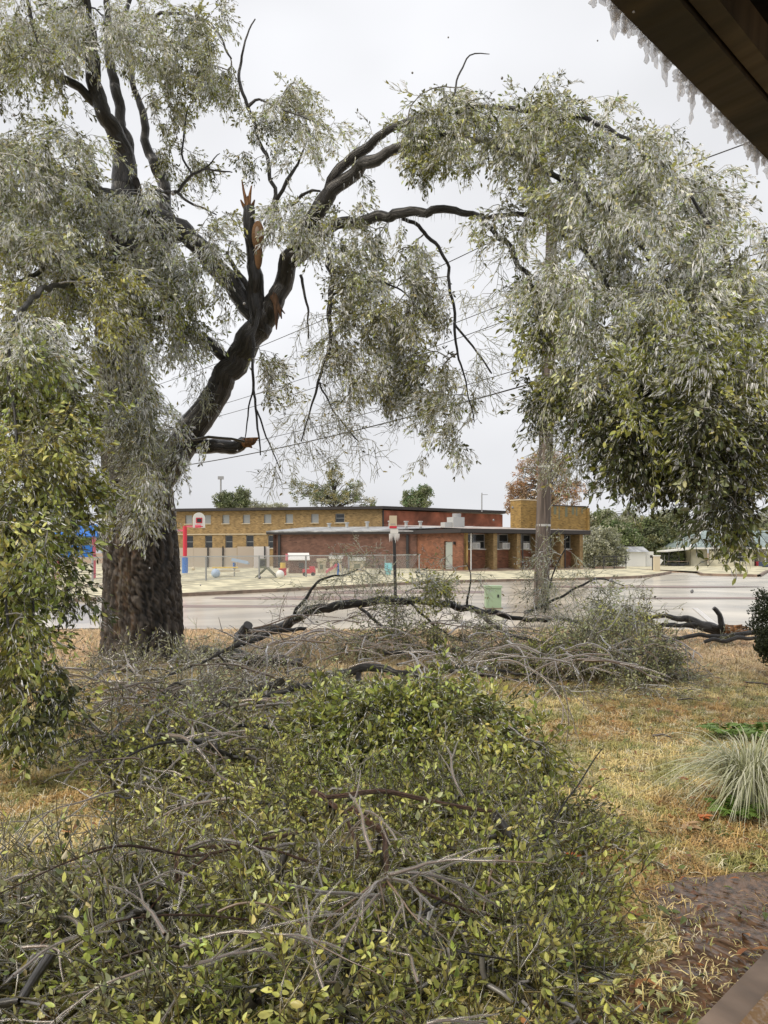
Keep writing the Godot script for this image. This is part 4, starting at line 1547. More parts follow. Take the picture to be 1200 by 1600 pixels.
func ball(called: String, label: String, px: float, py: float, d: float, r: float, m: Material) -> void:
	var s := SphereMesh.new()
	s.radius = r
	s.height = r * 2
	var o := part(self, numbered(called), s, m, P(px, 858, d) * Vector3(1, 0, 1) + Vector3(0, 0.12 + r, 0))
	tag(o, label, "ball", "balls in the playground")


# ---------------------------------------------------------------- pole, wires, sign, box
func build_street() -> void:
	var foot := P(845, 858, 21) * Vector3(1, 0, 1)
	var pole := thing("utility_pole", "tall weathered wooden utility pole at the street edge", "utility pole", foot)
	var a := Acc.new()
	var ln := smooth_line([Vector3(0, -0.1, 0), Vector3(0.09, 3.0, 0), Vector3(0.2, 6.4, 0), Vector3(0.32, 11.2, 0)] as Array[Vector3], [0.215, 0.195, 0.175, 0.14] as Array[float], 0.25)
	a.tube(ln[0], ln[1], 28, Color.WHITE, 0.05, noise(0.02, 8, 3))
	a.smooth()
	part(pole, "shaft", a.mesh(M.pole_wood))
	cyl(pole, "band", 0.203, 0.06, Vector3(0.07, 2.3, 0), M.galvanised)
	cyl(pole, "band", 0.196, 0.05, Vector3(0.12, 3.9, 0), M.galvanised)
	bx(pole, "cross_arm", Vector3(2.4, 0.12, 0.1), Vector3(0.31, 10.6, 0.17), M.pole_wood, 0.88)
	var back := Vector3(-9.1, 0, -11).normalized()
	var specs := [[6.25, 0.022, "lowest thick black cable crossing behind the drooping boughs"], [6.75, 0.012, "thin cable just above the lowest thick one"], [8.25, 0.012, "third overhead cable from the bottom"], [8.75, 0.012, "fourth overhead cable from the bottom"], [10.7, 0.014, "topmost overhead cable, near the upper boughs"]]
	for s in specs:
		var h: float = s[0]
		var c := Acc.new()
		var pts := PackedVector3Array()
		for k in 61:
			var t := lerpf(-32.0, 34.0, k / 60.0)
			var span := fposmod(t, 34.0) / 34.0
			var sag := -0.5 * 4.0 * span * (1.0 - span)
			pts.append(foot + back * t + Vector3(0.12, h + sag, 0.22))
		var rad := PackedFloat32Array()
		rad.resize(61)
		rad.fill(s[1])
		c.tube(pts, rad, 5)
		var o := part(self, numbered("power_line"), c.mesh(M.cable))
		tag(o, s[2], "cable", "overhead cables at the utility pole")
	# sign on a dark post
	var sf := P(616, 858, 19.4) * Vector3(1, 0, 1)
	var sign := thing("street_sign", "iced white sign with a red band on a thin dark post", "sign", sf, 0.06)
	bx(sign, "post", Vector3(0.075, 2.15, 0.06), Vector3(0.02, 1.02, -0.03), M.dark_metal).rotation.z = 0.02
	var panel := bx(sign, "panel", Vector3(0.19, 0.33, 0.02), Vector3(-0.03, 2.33, 0.012), M.tan_plastic)
	bx(panel, "red_band", Vector3(0.185, 0.055, 0.006), Vector3(0, -0.125, 0.0145), M.red_paint)
	for k in 3:
		bx(panel, "faded_print", Vector3(0.025, 0.03, 0.004), Vector3(-0.05 + k * 0.045, -0.05, 0.013), M.grey_metal)
	bx(sign, "lower_panel", Vector3(0.2, 0.11, 0.02), Vector3(0.0, 2.098, 0.014), M.white)
	var ic := Acc.new()
	for k in 9:
		var at := Vector3(-0.12 + k * 0.03, 2.04, 0.015)
		cone_into(ic, at, at + Vector3(0, -rr(0.1, 0.3), 0), 0.013, 6)
	part(sign, "icicles", ic.mesh(M.white_ice)).set_meta("kind", "stuff")
	# green pedestal box
	var gb := thing("cable_box", "pale green street cable box left of the utility pole", "utility box", G(770, 951))
	bx(gb, "cabinet", Vector3(0.42, 0.56, 0.36), Vector3(0, 0.3, 0), M.green_paint)
	bx(gb, "lid", Vector3(0.47, 0.06, 0.41), Vector3(0, 0.612, 0), M.green_paint)
	bx(gb, "plinth", Vector3(0.5, 0.06, 0.44), Vector3(0, 0.0, 0), M.kerb)
	bx(gb, "latch", Vector3(0.04, 0.08, 0.02), Vector3(0.12, 0.36, 0.191), M.dark_metal)


# ---------------------------------------------------------------- porch over the camera
func build_porch() -> void:
	# the eave runs at 45 degrees: local x along the edge, local -z into the porch
	var along := Vector3(1, 0, -1).normalized()
	var inward := Vector3(1, 0, 1).normalized()
	var edge := Vector3(0.605, 3.2, -2.135)
	var o := thing("porch_roof", "dark wooden porch eave fringed with icicles at upper right", "porch roof", edge, PI / 4)
	# local axes: x = along the eave, z = towards the house
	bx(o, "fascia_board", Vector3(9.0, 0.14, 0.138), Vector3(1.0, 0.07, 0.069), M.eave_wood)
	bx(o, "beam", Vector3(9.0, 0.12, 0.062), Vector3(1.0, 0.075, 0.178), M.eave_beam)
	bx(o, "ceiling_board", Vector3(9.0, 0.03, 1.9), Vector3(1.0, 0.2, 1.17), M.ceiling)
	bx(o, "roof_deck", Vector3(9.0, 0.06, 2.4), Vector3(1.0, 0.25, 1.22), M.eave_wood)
	bx(o, "gutter_ice", Vector3(9.0, 0.05, 0.03), Vector3(1.0, 0.165, -0.017), M.white_ice)
	var kinds := []
	for k in 6:
		var a := Acc.new()
		var pts := PackedVector3Array()
		var rad := PackedFloat32Array()
		for j in 9:
			var t := j / 8.0
			pts.append(Vector3(rr(-0.003, 0.003), 0.02 - t * 0.085, rr(-0.002, 0.002)))
			rad.append((0.0115 * (1.0 - t * 0.45) + 0.0034 * sin(t * 19.0 + k)) * (1.0 if j < 8 else 0.35))
		a.tube(pts, rad, 7)
		a.smooth()
		kinds.append(a.mesh(M.icicle))
	for k in 280:
		var x := -0.35 + 3.2 * k / 280.0 + rr(-0.006, 0.006)
		var i := part(o, "icicle", kinds[k % 6], null, Vector3(x, 0.04 + rr(-0.03, 0.05), -0.010 - 0.011 * (k % 3) + rr(-0.004, 0.004)), rr(0, TAU))
		var grp := 0.55 + 0.5 * absf(sin(x * 17.0)) + 0.35 * absf(sin(x * 41.0 + 1.0))
		i.scale = Vector3(rr(0.8, 1.4), grp * (rr(0.4, 0.9) if rng.randf() < 0.85 else rr(1.1, 1.6)), rr(0.8, 1.4))
		i.rotation.z = rr(-0.12, 0.12)
	# the porch floor
	var fl := Acc.new()
	fl.box(Transform3D(Basis(Vector3.UP, PI / 4), Vector3(1.02, 0.05, -2.51) + inward * 1.3), Vector3(8, 0.1, 2.4))
	struct("porch_floor", fl.mesh(M.concrete))
	var bd := Acc.new()
	bd.box(Transform3D(Basis(Vector3.UP, PI / 4), Vector3(1.02, 0.045, -2.51) + inward * 0.045), Vector3(8, 0.09, 0.1))
	struct("porch_edge", bd.mesh(M.kerb))


# ---------------------------------------------------------------- the broken elm
func build_tree() -> void:
	var root := P(222, 858, 11.5) * Vector3(1, 0, 1)
	var t := thing("elm_tree", "huge ice-laden elm with split limbs and drooping iced boughs", "tree", root)
	var tw := Twigs.new()
	var ice := Acc.new()
	# trunk: furrowed bark, flared at the foot, a pale wet strip down the front
	var line := curve_through([[223, 1050, 11.5, 142], [223, 1032, 11.5, 132], [223, 1010, 11.5, 127], [223, 960, 11.5, 122], [222, 900, 11.5, 117], [219, 830, 11.5, 112], [214, 770, 11.5, 108], [203, 700, 11.5, 88], [192, 620, 11.5, 78], [186, 540, 11.5, 72], [190, 440, 11.5, 68], [198, 350, 11.5, 58], [200, 290, 11.4, 40], [197, 262, 11.3, 14]], 0.035)
	var a := Acc.new()
	var loc := PackedVector3Array()
	for q in line[0]:
		loc.append(q - root)
	a.tube(loc, line[1], 120, Color.WHITE)
	var n1 := noise(1.0, 31, 3)
	var n2 := noise(1.0, 32, 2)
	for k in a.v.size():
		var p := a.v[k]
		var d := a.n[k]
		var th := atan2(d.z, d.x)
		# long vertical plates: ridges that wander round the trunk as they climb
		var wander := n2.get_noise_2d(p.y * 0.8, 3.0) * 0.5 + n2.get_noise_2d(p.y * 3.0, th * 2.0) * 0.12
		var fx := cos(th + wander) * 7.0
		var fz := sin(th + wander) * 7.0
		var ridge := 1.0 - absf(n1.get_noise_3d(fx * 1.25, p.y * 0.42, fz * 1.25)) * 3.4
		var plate := n1.get_noise_3d(fx * 3.0, p.y * 0.45 + 9.0, fz * 3.0)
		var foot := (1.0 - smoothstep(0.0, 0.55, p.y)) * maxf(0.0, sin(th * 4.0 + 0.7)) * 0.05
		a.v[k] = p + d * (-0.058 * clampf(ridge, 0, 1) + 0.018 * plate + foot)
		var dark := lerpf(1.15, 0.16, clampf(ridge * 1.15, 0, 1)) * (0.95 + 0.7 * plate)
		var col := Color(dark * 0.82, dark * 0.80, dark * 0.78)
		var strip := (1.0 - smoothstep(0.10, 0.42, absf(th - 1.72 - 0.25 * n2.get_noise_1d(p.y * 2.0)))) * (1.0 - smoothstep(1.7, 2.3, p.y)) * smoothstep(0.1, 0.6, p.y)
		col = col.lerp(Color(4.6 * dark, 3.0 * dark, 1.75 * dark), clampf(strip * (0.7 + 0.8 * plate), 0, 1))
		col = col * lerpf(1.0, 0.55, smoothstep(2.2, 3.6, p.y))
		col.a = 1.0
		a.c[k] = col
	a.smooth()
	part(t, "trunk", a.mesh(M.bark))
	# limbs
	limb(t, "limb", tw, [[205, 835, 11.5, 40], [228, 785, 11.3, 66], [262, 732, 11.1, 72], [311, 655, 11.0, 74], [355, 587, 10.9, 68], [393, 528, 10.8, 66], [418, 484, 10.7, 58], [434, 452, 10.6, 22]], 26, 0.0, M.limb_bark, true, ice)
	limb(t, "limb", tw, [[396, 528, 10.8, 44], [420, 488, 10.7, 52], [446, 425, 10.5, 44], [470, 375, 10.3, 38], [498, 322, 10.0, 34], [540, 278, 9.8, 31], [596, 245, 9.5, 28], [640, 226, 9.3, 24], [700, 216, 9.1, 19], [770, 228, 8.8, 15], [860, 268, 8.4, 13], [960, 340, 8.0, 11], [1040, 440, 7.5, 9], [1090, 560, 7.0, 7], [1120, 680, 6.6, 5]], 16, 0.12, M.limb_bark, true, ice)
	limb(t, "limb", tw, [[492, 332, 10.1, 22], [528, 270, 9.9, 24], [572, 230, 9.7, 23], [614, 203, 9.5, 19], [670, 180, 9.2, 14], [760, 168, 9.0, 12], [860, 172, 8.7, 11], [960, 205, 8.4, 10], [1060, 280, 8.0, 9], [1130, 390, 7.6, 7], [1160, 520, 7.2, 5]], 14, 0.12, M.limb_bark, true, ice)
	limb(t, "limb", tw, [[452, 414, 10.4, 30], [490, 378, 10.2, 30], [528, 354, 10.0, 28], [580, 341, 9.8, 26], [640, 332, 9.5, 24], [715, 329, 9.2, 19], [765, 352, 9.0, 14], [805, 402, 8.8, 12], [832, 448, 8.7, 9], [845, 520, 8.5, 6], [850, 590, 8.4, 4]], 14, 0.12, M.limb_bark, true, ice)
	limb(t, "limb", tw, [[755, 340, 9.1, 12], [820, 335, 8.8, 11], [900, 380, 8.4, 10], [960, 470, 8.0, 8], [1000, 580, 7.5, 6], [1030, 690, 7.0, 4]], 10, 0.12, M.limb_bark)
	limb(t, "bough", tw, [[628, 342, 9.6, 10], [660, 358, 9.6, 10], [690, 395, 9.6, 9], [703, 440, 9.6, 9], [710, 500, 9.6, 8], [716, 560, 9.6, 6], [730, 610, 9.6, 4], [742, 660, 9.6, 3]], 8, 0.12)
	limb(t, "bough", tw, [[710, 505, 9.6, 6], [742, 545, 9.6, 5], [768, 585, 9.6, 4]], 7, 0.12)
	limb(t, "limb", tw, [[408, 505, 10.8, 50], [374, 458, 10.8, 46], [330, 404, 10.8, 46], [290, 364, 10.7, 44], [248, 338, 10.6, 42], [200, 316, 10.5, 36], [150, 295, 10.2, 30], [90, 268, 9.8, 24], [20, 248, 9.4, 17], [-60, 250, 9.0, 11]], 18, 0.16, M.limb_bark, true, ice)
	limb(t, "limb", tw, [[282, 370, 10.7, 26], [232, 372, 10.5, 22], [190, 386, 10.2, 20], [130, 402, 9.8, 17], [60, 424, 9.4, 13], [0, 455, 9.0, 10], [-60, 490, 8.6, 8]], 12, 0.14, M.limb_bark, true, ice)
	limb(t, "limb", tw, [[358, 566, 10.9, 28], [322, 536, 10.8, 26], [285, 514, 10.7, 22], [250, 500, 10.5, 16], [200, 494, 10.2, 12], [150, 520, 9.8, 9]], 12, 0.14, M.limb_bark, true, ice)
	limb(t, "limb", tw, [[405, 500, 10.7, 20], [378, 436, 10.7, 16], [356, 398, 10.8, 9]], 10, 0.1)
	# upper trunk forks
	limb(t, "limb", tw, [[194, 380, 11.45, 66], [198, 300, 11.4, 58], [194, 245, 11.35, 48], [178, 205, 11.2, 44], [158, 170, 11.0, 38], [142, 83, 10.8, 34], [132, 10, 10.6, 28], [128, -70, 10.4, 20]], 16, 0.2)
	limb(t, "limb", tw, [[200, 320, 11.55, 40], [201, 255, 11.5, 34], [190, 190, 11.5, 28], [176, 110, 11.4, 23], [168, 40, 11.3, 18], [170, -60, 11.2, 14]], 12, 0.2)
	limb(t, "limb", tw, [[150, 160, 11.0, 24], [112, 132, 10.8, 22], [84, 112, 10.6, 18], [60, 62, 10.5, 11], [42, 5, 10.4, 8], [30, -50, 10.4, 6]], 10, 0.2)
	limb(t, "limb", tw, [[232, 480, 12.2, 60], [252, 380, 12.2, 46], [257, 305, 12.2, 36], [236, 245, 12.2, 24], [218, 168, 12.1, 17], [206, 96, 12.0, 13], [198, 20, 12.0, 10], [210, -60, 12, 8]], 14, 0.2)
	limb(t, "limb", tw, [[205, 60, 12.0, 9], [260, 20, 11.6, 8], [330, 40, 11.2, 6], [360, 90, 11.0, 4]], 8, 0.2)
	# bare branches against the sky
	limb(t, "branch", null, [[238, 292, 11.6, 10], [262, 301, 11.3, 10], [280, 300, 11.2, 10], [300, 272, 11.1, 8], [322, 265, 11.0, 6], [362, 270, 10.8, 3]], 8)
	limb(t, "branch", null, [[278, 301, 11.2, 8], [300, 318, 11.1, 6], [338, 334, 11.0, 3]], 7)
	limb(t, "branch", null, [[300, 274, 11.1, 7], [285, 240, 11.1, 5], [290, 180, 11.0, 4], [300, 158, 11, 2]], 6)
	limb(t, "branch", null, [[318, 266, 11.1, 5], [335, 248, 11.0, 3], [344, 240, 11, 2]], 6)
	limb(t, "branch", tw, [[432, 330, 10.5, 12], [420, 265, 10.5, 11], [402, 215, 10.5, 9], [388, 160, 10.4, 9], [374, 120, 10.4, 8], [380, 70, 10.3, 6], [399, 29, 10.3, 3]], 9, 0.12)
	limb(t, "branch", tw, [[430, 322, 10.5, 10], [446, 280, 10.4, 9], [464, 256, 10.4, 6], [480, 220, 10.3, 4]], 8, 0.12)
	limb(t, "branch", tw, [[388, 166, 10.4, 9], [404, 158, 10.4, 6], [440, 170, 10.2, 4], [490, 190, 10.0, 3]], 7, 0.12)
	limb(t, "branch", tw, [[446, 325, 10.4, 11], [470, 302, 10.3, 9], [500, 298, 10.2, 6]], 8, 0.12)
	limb(t, "branch", null, [[708, 165, 9.2, 6], [716, 120, 9.2, 5], [735, 86, 9.2, 4], [765, 84, 9.2, 2]], 6)
	limb(t, "branch", tw, [[515, 395, 10.1, 18], [520, 440, 10.0, 17], [517, 490, 10.0, 13], [510, 560, 9.9, 9], [498, 600, 9.9, 7], [482, 650, 9.9, 4], [470, 690, 9.9, 3]], 10, 0.12)
	limb(t, "branch", tw, [[500, 598, 9.9, 6], [520, 640, 9.8, 4], [560, 690, 9.8, 3]], 7, 0.12)
	limb(t, "branch", tw, [[520, 460, 10.0, 9], [560, 440, 9.9, 7], [620, 450, 9.8, 5], [670, 500, 9.7, 3]], 7, 0.12)
	limb(t, "branch", tw, [[470, 430, 10.4, 8], [480, 480, 10.3, 6], [482, 530, 10.2, 3]], 7, 0.12)
	# the near bough on the left that hangs down to the lawn
	limb(t, "limb", tw, [[190, 470, 11.3, 22], [130, 440, 9.6, 16], [60, 455, 8.0, 13], [20, 510, 7.0, 10], [16, 600, 6.5, 8], [34, 720, 6.2, 7], [48, 850, 5.9, 5], [52, 980, 5.7, 4]], 12, 0.14, M.limb_bark)
	limb(t, "limb", tw, [[70, 500, 7.6, 12], [95, 545, 7.5, 10], [118, 610, 7.4, 8], [130, 700, 7.2, 6], [120, 800, 6.8, 4]], 9, 0.14)
	limb(t, "limb", tw, [[-60, 480, 7.0, 12], [-20, 640, 6.4, 10], [-10, 800, 6.0, 8], [10, 960, 5.6, 6], [25, 1080, 5.4, 4]], 9, 0.14)
	# broken stubs with raw wood
	limb(t, "broken_stem", null, [[408, 520, 10.7, 44], [400, 455, 10.6, 40], [394, 400, 10.55, 34], [390, 352, 10.5, 30], [388, 330, 10.5, 27]], 16)
	limb(t, "broken_stub", null, [[280, 690, 11.1, 42], [325, 697, 11.0, 35], [362, 698, 10.9, 32], [385, 692, 10.8, 26]], 16)
	splinters(t, P(388, 332, 10.5), [[P(378, 281, 10.5), 0.034], [P(381, 296, 10.48), 0.045], [P(393, 290, 10.48), 0.036], [P(387, 306, 10.47), 0.05], [P(398, 312, 10.47), 0.04], [P(376, 312, 10.47), 0.035], [P(391, 301, 10.52), 0.03]])
	splinters(t, P(384, 692, 10.8), [[P(404, 684, 10.78), 0.07], [P(400, 690, 10.75), 0.06], [P(394, 700, 10.78), 0.06]])
	splinters(t, P(430, 470, 10.5), [[P(440, 498, 10.45), 0.05], [P(432, 515, 10.45), 0.045], [P(445, 490, 10.45), 0.035]], 0.4)
	# the pale scar on the broken stem: an oval of fresh wood with a dark hollow
	scar(t, P(403, 368, 10.34), 0.085, 0.2, "scar", M.split_wood, 0.05)
	scar(t, P(402.5, 366, 10.325), 0.05, 0.13, "hollow", M.kerb, 0.04)
	scar(t, P(404, 398, 10.37), 0.055, 0.2, "scar", M.split_wood, 0.045)
	# torn strip and broken twig that hang from the crotch
	limb(t, "hanging_twig", tw, [[404, 482, 10.35, 14], [397, 520, 10.3, 10], [394, 560, 10.3, 7], [396, 610, 10.3, 6], [402, 660, 10.3, 5], [408, 712, 10.3, 3]], 8, 0.05)
	limb(t, "hanging_twig", tw, [[396, 600, 10.3, 5], [388, 650, 10.3, 4], [382, 690, 10.3, 2]], 6, 0.05)
	limb(t, "hanging_twig", tw, [[400, 640, 10.3, 5], [420, 690, 10.2, 4], [440, 740, 10.2, 2]], 6, 0.05)
	# foliage: where it hangs [px, py, depth, rx, ry, depth radius, count, kind, tint]; kinds 0 hanging 1 icy 2 bare 3 curtain
	var blobs := [
		[690, 185, 9.1, 75, 55, 0.7, 90, 0, 0], [700, 235, 9.0, 70, 45, 0.6, 60, 0, 1], [770, 190, 8.9, 90, 60, 0.8, 120, 0, 0], [860, 195, 8.6, 100, 55, 0.9, 130, 0, 0], [905, 230, 8.4, 70, 70, 0.8, 90, 0, 1], [950, 250, 8.3, 100, 80, 0.9, 150, 1, 0], [1045, 280, 8.0, 90, 80, 0.9, 130, 1, 0], [1120, 370, 7.6, 60, 90, 0.8, 120, 1, 0],
		[880, 320, 8.3, 110, 90, 0.9, 170, 0, 0], [1000, 400, 7.8, 120, 110, 1.0, 230, 1, 0], [1100, 500, 7.3, 80, 120, 0.8, 190, 0, 0], [900, 440, 8.0, 80, 80, 0.8, 150, 1, 0], [870, 540, 7.8, 45, 80, 0.5, 100, 0, 1], [850, 610, 7.8, 26, 50, 0.4, 40, 0, 5],
		[960, 530, 7.4, 90, 110, 0.8, 220, 0, 0], [1060, 600, 7.0, 110, 110, 0.9, 250, 0, 1], [1120, 680, 6.7, 90, 85, 0.8, 210, 3, 5], [1170, 620, 6.8, 50, 150, 0.7, 120, 0, 1], [1020, 690, 6.9, 75, 75, 0.6, 120, 3, 5], [960, 640, 7.2, 80, 60, 0.6, 90, 3, 5], [1125, 765, 6.4, 55, 45, 0.5, 70, 3, 5], [1140, 805, 6.3, 35, 25, 0.4, 14, 3, 1], [1010, 715, 6.8, 35, 30, 0.3, 18, 3, 5],  # lower right masses tinted dark to paint leaves seen in silhouette
		[880, 680, 7.6, 60, 60, 0.5, 40, 2, 0], [790, 450, 8.9, 45, 80, 0.5, 34, 2, 0], [830, 480, 8.6, 24, 70, 0.4, 34, 0, 5], [1190, 460, 7.2, 40, 120, 0.5, 50, 1, 0],
		[600, 400, 9.9, 70, 50, 0.6, 80, 0, 0], [570, 450, 10.0, 60, 70, 0.6, 80, 0, 4], [640, 490, 9.8, 75, 80, 0.7, 140, 0, 4], [590, 540, 9.9, 80, 80, 0.7, 130, 0, 4], [640, 590, 9.7, 70, 60, 0.6, 90, 0, 4], [690, 640, 9.6, 45, 70, 0.4, 60, 1, 0], [560, 620, 9.8, 70, 60, 0.5, 40, 2, 4], [480, 660, 9.9, 55, 50, 0.5, 34, 2, 4], [520, 320, 10.0, 60, 40, 0.5, 34, 0, 0], [740, 560, 9.6, 40, 90, 0.4, 22, 2, 0], [440, 590, 10.3, 30, 50, 0.5, 26, 0, 4], [500, 520, 10.1, 40, 70, 0.5, 50, 2, 4], [430, 720, 10.2, 40, 50, 0.4, 12, 2, 4], [580, 690, 9.7, 60, 40, 0.4, 22, 2, 4],
		[440, 160, 10.3, 60, 40, 0.5, 60, 0, 0], [470, 215, 10.1, 50, 40, 0.5, 50, 1, 0], [400, 210, 10.4, 30, 50, 0.4, 30, 0, 5], [560, 200, 9.9, 40, 40, 0.3, 12, 1, 0], [460, 335, 10.2, 60, 32, 0.5, 90, 1, 0], [500, 370, 10.0, 30, 40, 0.4, 36, 1, 0], [345, 375, 10.6, 45, 45, 0.5, 50, 0, 0], [290, 400, 10.5, 70, 45, 0.6, 70, 1, 0],
		[50, 50, 10.4, 90, 70, 0.9, 150, 0, 0], [30, 110, 10.2, 70, 50, 0.8, 60, 0, 1], [160, 40, 10.5, 110, 60, 1.0, 190, 1, 0], [280, 60, 11.0, 90, 70, 0.9, 170, 0, 0], [330, 120, 11.0, 45, 35, 0.5, 40, 0, 1], [90, 170, 10.4, 60, 35, 0.6, 26, 0, 1], [255, 150, 11.4, 50, 50, 0.6, 20, 0, 0], [300, 270, 12.0, 45, 55, 0.5, 50, 0, 1], [240, 220, 12.0, 30, 40, 0.5, 22, 0, 1],
		[60, 260, 9.5, 110, 70, 0.9, 190, 0, 0], [160, 320, 10.2, 110, 60, 0.8, 170, 1, 0], [60, 360, 9.2, 110, 80, 0.9, 210, 0, 0], [180, 420, 10.0, 110, 70, 0.8, 200, 0, 0], [265, 470, 10.4, 70, 55, 0.6, 90, 0, 1], [100, 480, 9.0, 120, 70, 0.9, 190, 0, 2], [320, 470, 10.7, 40, 60, 0.4, 30, 1, 0], [20, 300, 9.0, 70, 120, 0.8, 130, 1, 0],
		[190, 600, 9.8, 65, 80, 0.7, 110, 1, 0], [240, 690, 9.8, 55, 75, 0.6, 100, 1, 0], [200, 780, 9.4, 55, 50, 0.5, 70, 1, 4], [190, 700, 9.6, 70, 80, 0.6, 120, 2, 4], [230, 640, 9.6, 60, 70, 0.5, 80, 2, 0], [300, 600, 10.5, 40, 40, 0.4, 20, 2, 0], [280, 540, 10.5, 40, 40, 0.4, 36, 1, 0],
		[40, 540, 7.0, 70, 60, 0.6, 90, 1, 0], [40, 590, 6.8, 60, 60, 0.6, 50, 3, 3], [85, 620, 7.2, 70, 80, 0.6, 90, 3, 1], [50, 700, 6.5, 75, 80, 0.6, 110, 3, 2], [40, 800, 6.2, 65, 80, 0.5, 95, 3, 3], [110, 770, 6.8, 45, 70, 0.5, 40, 3, 1], [40, 900, 5.9, 60, 80, 0.5, 85, 3, 3], [110, 900, 6.5, 35, 60, 0.4, 16, 3, 5], [38, 1000, 5.7, 55, 70, 0.4, 64, 3, 1], [60, 1070, 5.6, 50, 60, 0.4, 50, 3, 5], [20, 1110, 5.4, 30, 40, 0.3, 24, 3, 1], [-20, 850, 5.8, 50, 250, 0.5, 90, 3, 2]]
	tw.grow(targets_in(blobs), 0.22, 0.9, rng)
	foliage(t, tw, 4, 0.75, 0.92)
	part(t, "ice_coat", ice.mesh(M.ice)).set_meta("kind", "stuff")


func splinters(owner: Node3D, from: Vector3, tips: Array, shade := 1.0) -> void:
	for q in tips:
		var a := Acc.new()
		var tip: Vector3 = q[0]
		var base := from - (tip - from) * 0.25 - owner.position
		var end := tip - owner.position
		var pts := PackedVector3Array([base, base.lerp(end, 0.4) + rdir() * 0.01, base.lerp(end, 0.75) + rdir() * 0.01, end])
		a.tube(pts, PackedFloat32Array([q[1], q[1] * 0.85, q[1] * 0.5, 0.008]), 7, Color(1, 0.92, 0.85) * rr(0.4, 0.95) * shade, 0.5, noise(0.05, rng.randi() % 99, 2))
		a.smooth()
		part(owner, "splinter", a.mesh(M.split_wood))


func scar(owner: Node3D, at: Vector3, rx: float, ry: float, called: String, m: Material, depth: float) -> void:
	var s := SphereMesh.new()
	s.radius = 1.0
	s.height = 2.0
	s.radial_segments = 24
	s.rings = 12
	var o := part(owner, called, s, m, at - owner.position)
	o.scale = Vector3(rx, ry, depth)


# ---------------------------------------------------------------- fallen limbs
func mound(cx: float, cy: float, lift: float, rx: float, rz: float, high: float, count: int, kind: int, tint: int) -> Array:
	var c := G(cx, cy)
	if cy > 1250.0:
		high *= 0.5
		count = int(count * 0.9)
	var heaps := noise(1.0, 92, 3)
	var out := []
	for k in count:
		var th := rr(0, TAU)
		var q := sqrt(rng.randf())
		var top := high * (1.0 - q * q * 0.85)
		var p := c + Vector3(cos(th) * q * rx, 0.03 + lift + top * pow(rng.randf(), 0.7), sin(th) * q * rz)
		if heaps.get_noise_2d(p.x * 2.2, p.z * 2.2) < -0.05 and rng.randf() < 0.75:
			continue
		out.append([p, kind * 10 + tint])
	return out


func fallen(called: String, label: String, cat: String, at: Vector3, lines: Array, mounds: Array, per: int, size: float, down := 0.15, sides := 10, raw: Array = [], m: Material = null, lift := 0.0, strays: Array = []) -> Node3D:
	var o := thing(called, label, cat, at, 0.0, "ice-felled limbs on the lawn")
	var tw := Twigs.new()
	var ice := Acc.new()
	for l in lines:
		var raised := []
		for q in l:
			raised.append([q[0], q[1], q[2] * (1.0 - lift / EYE), q[3]])
		limb(o, "limb", tw, raised, sides, 0.4, m, true, ice)
	var goals := []
	for q in mounds:
		goals += q
	if goals.size():
		tw.grow(goals, 0.12, 0.2, rng)
		foliage(o, tw, per, down, size)
	for l in strays:
		stray(o, l, ice)
	if ice.t.size():
		part(o, "ice_coat", ice.mesh(M.clear_ice)).set_meta("kind", "stuff")
	for r in raw:
		splinters(o, r[0], r[1])
	return o


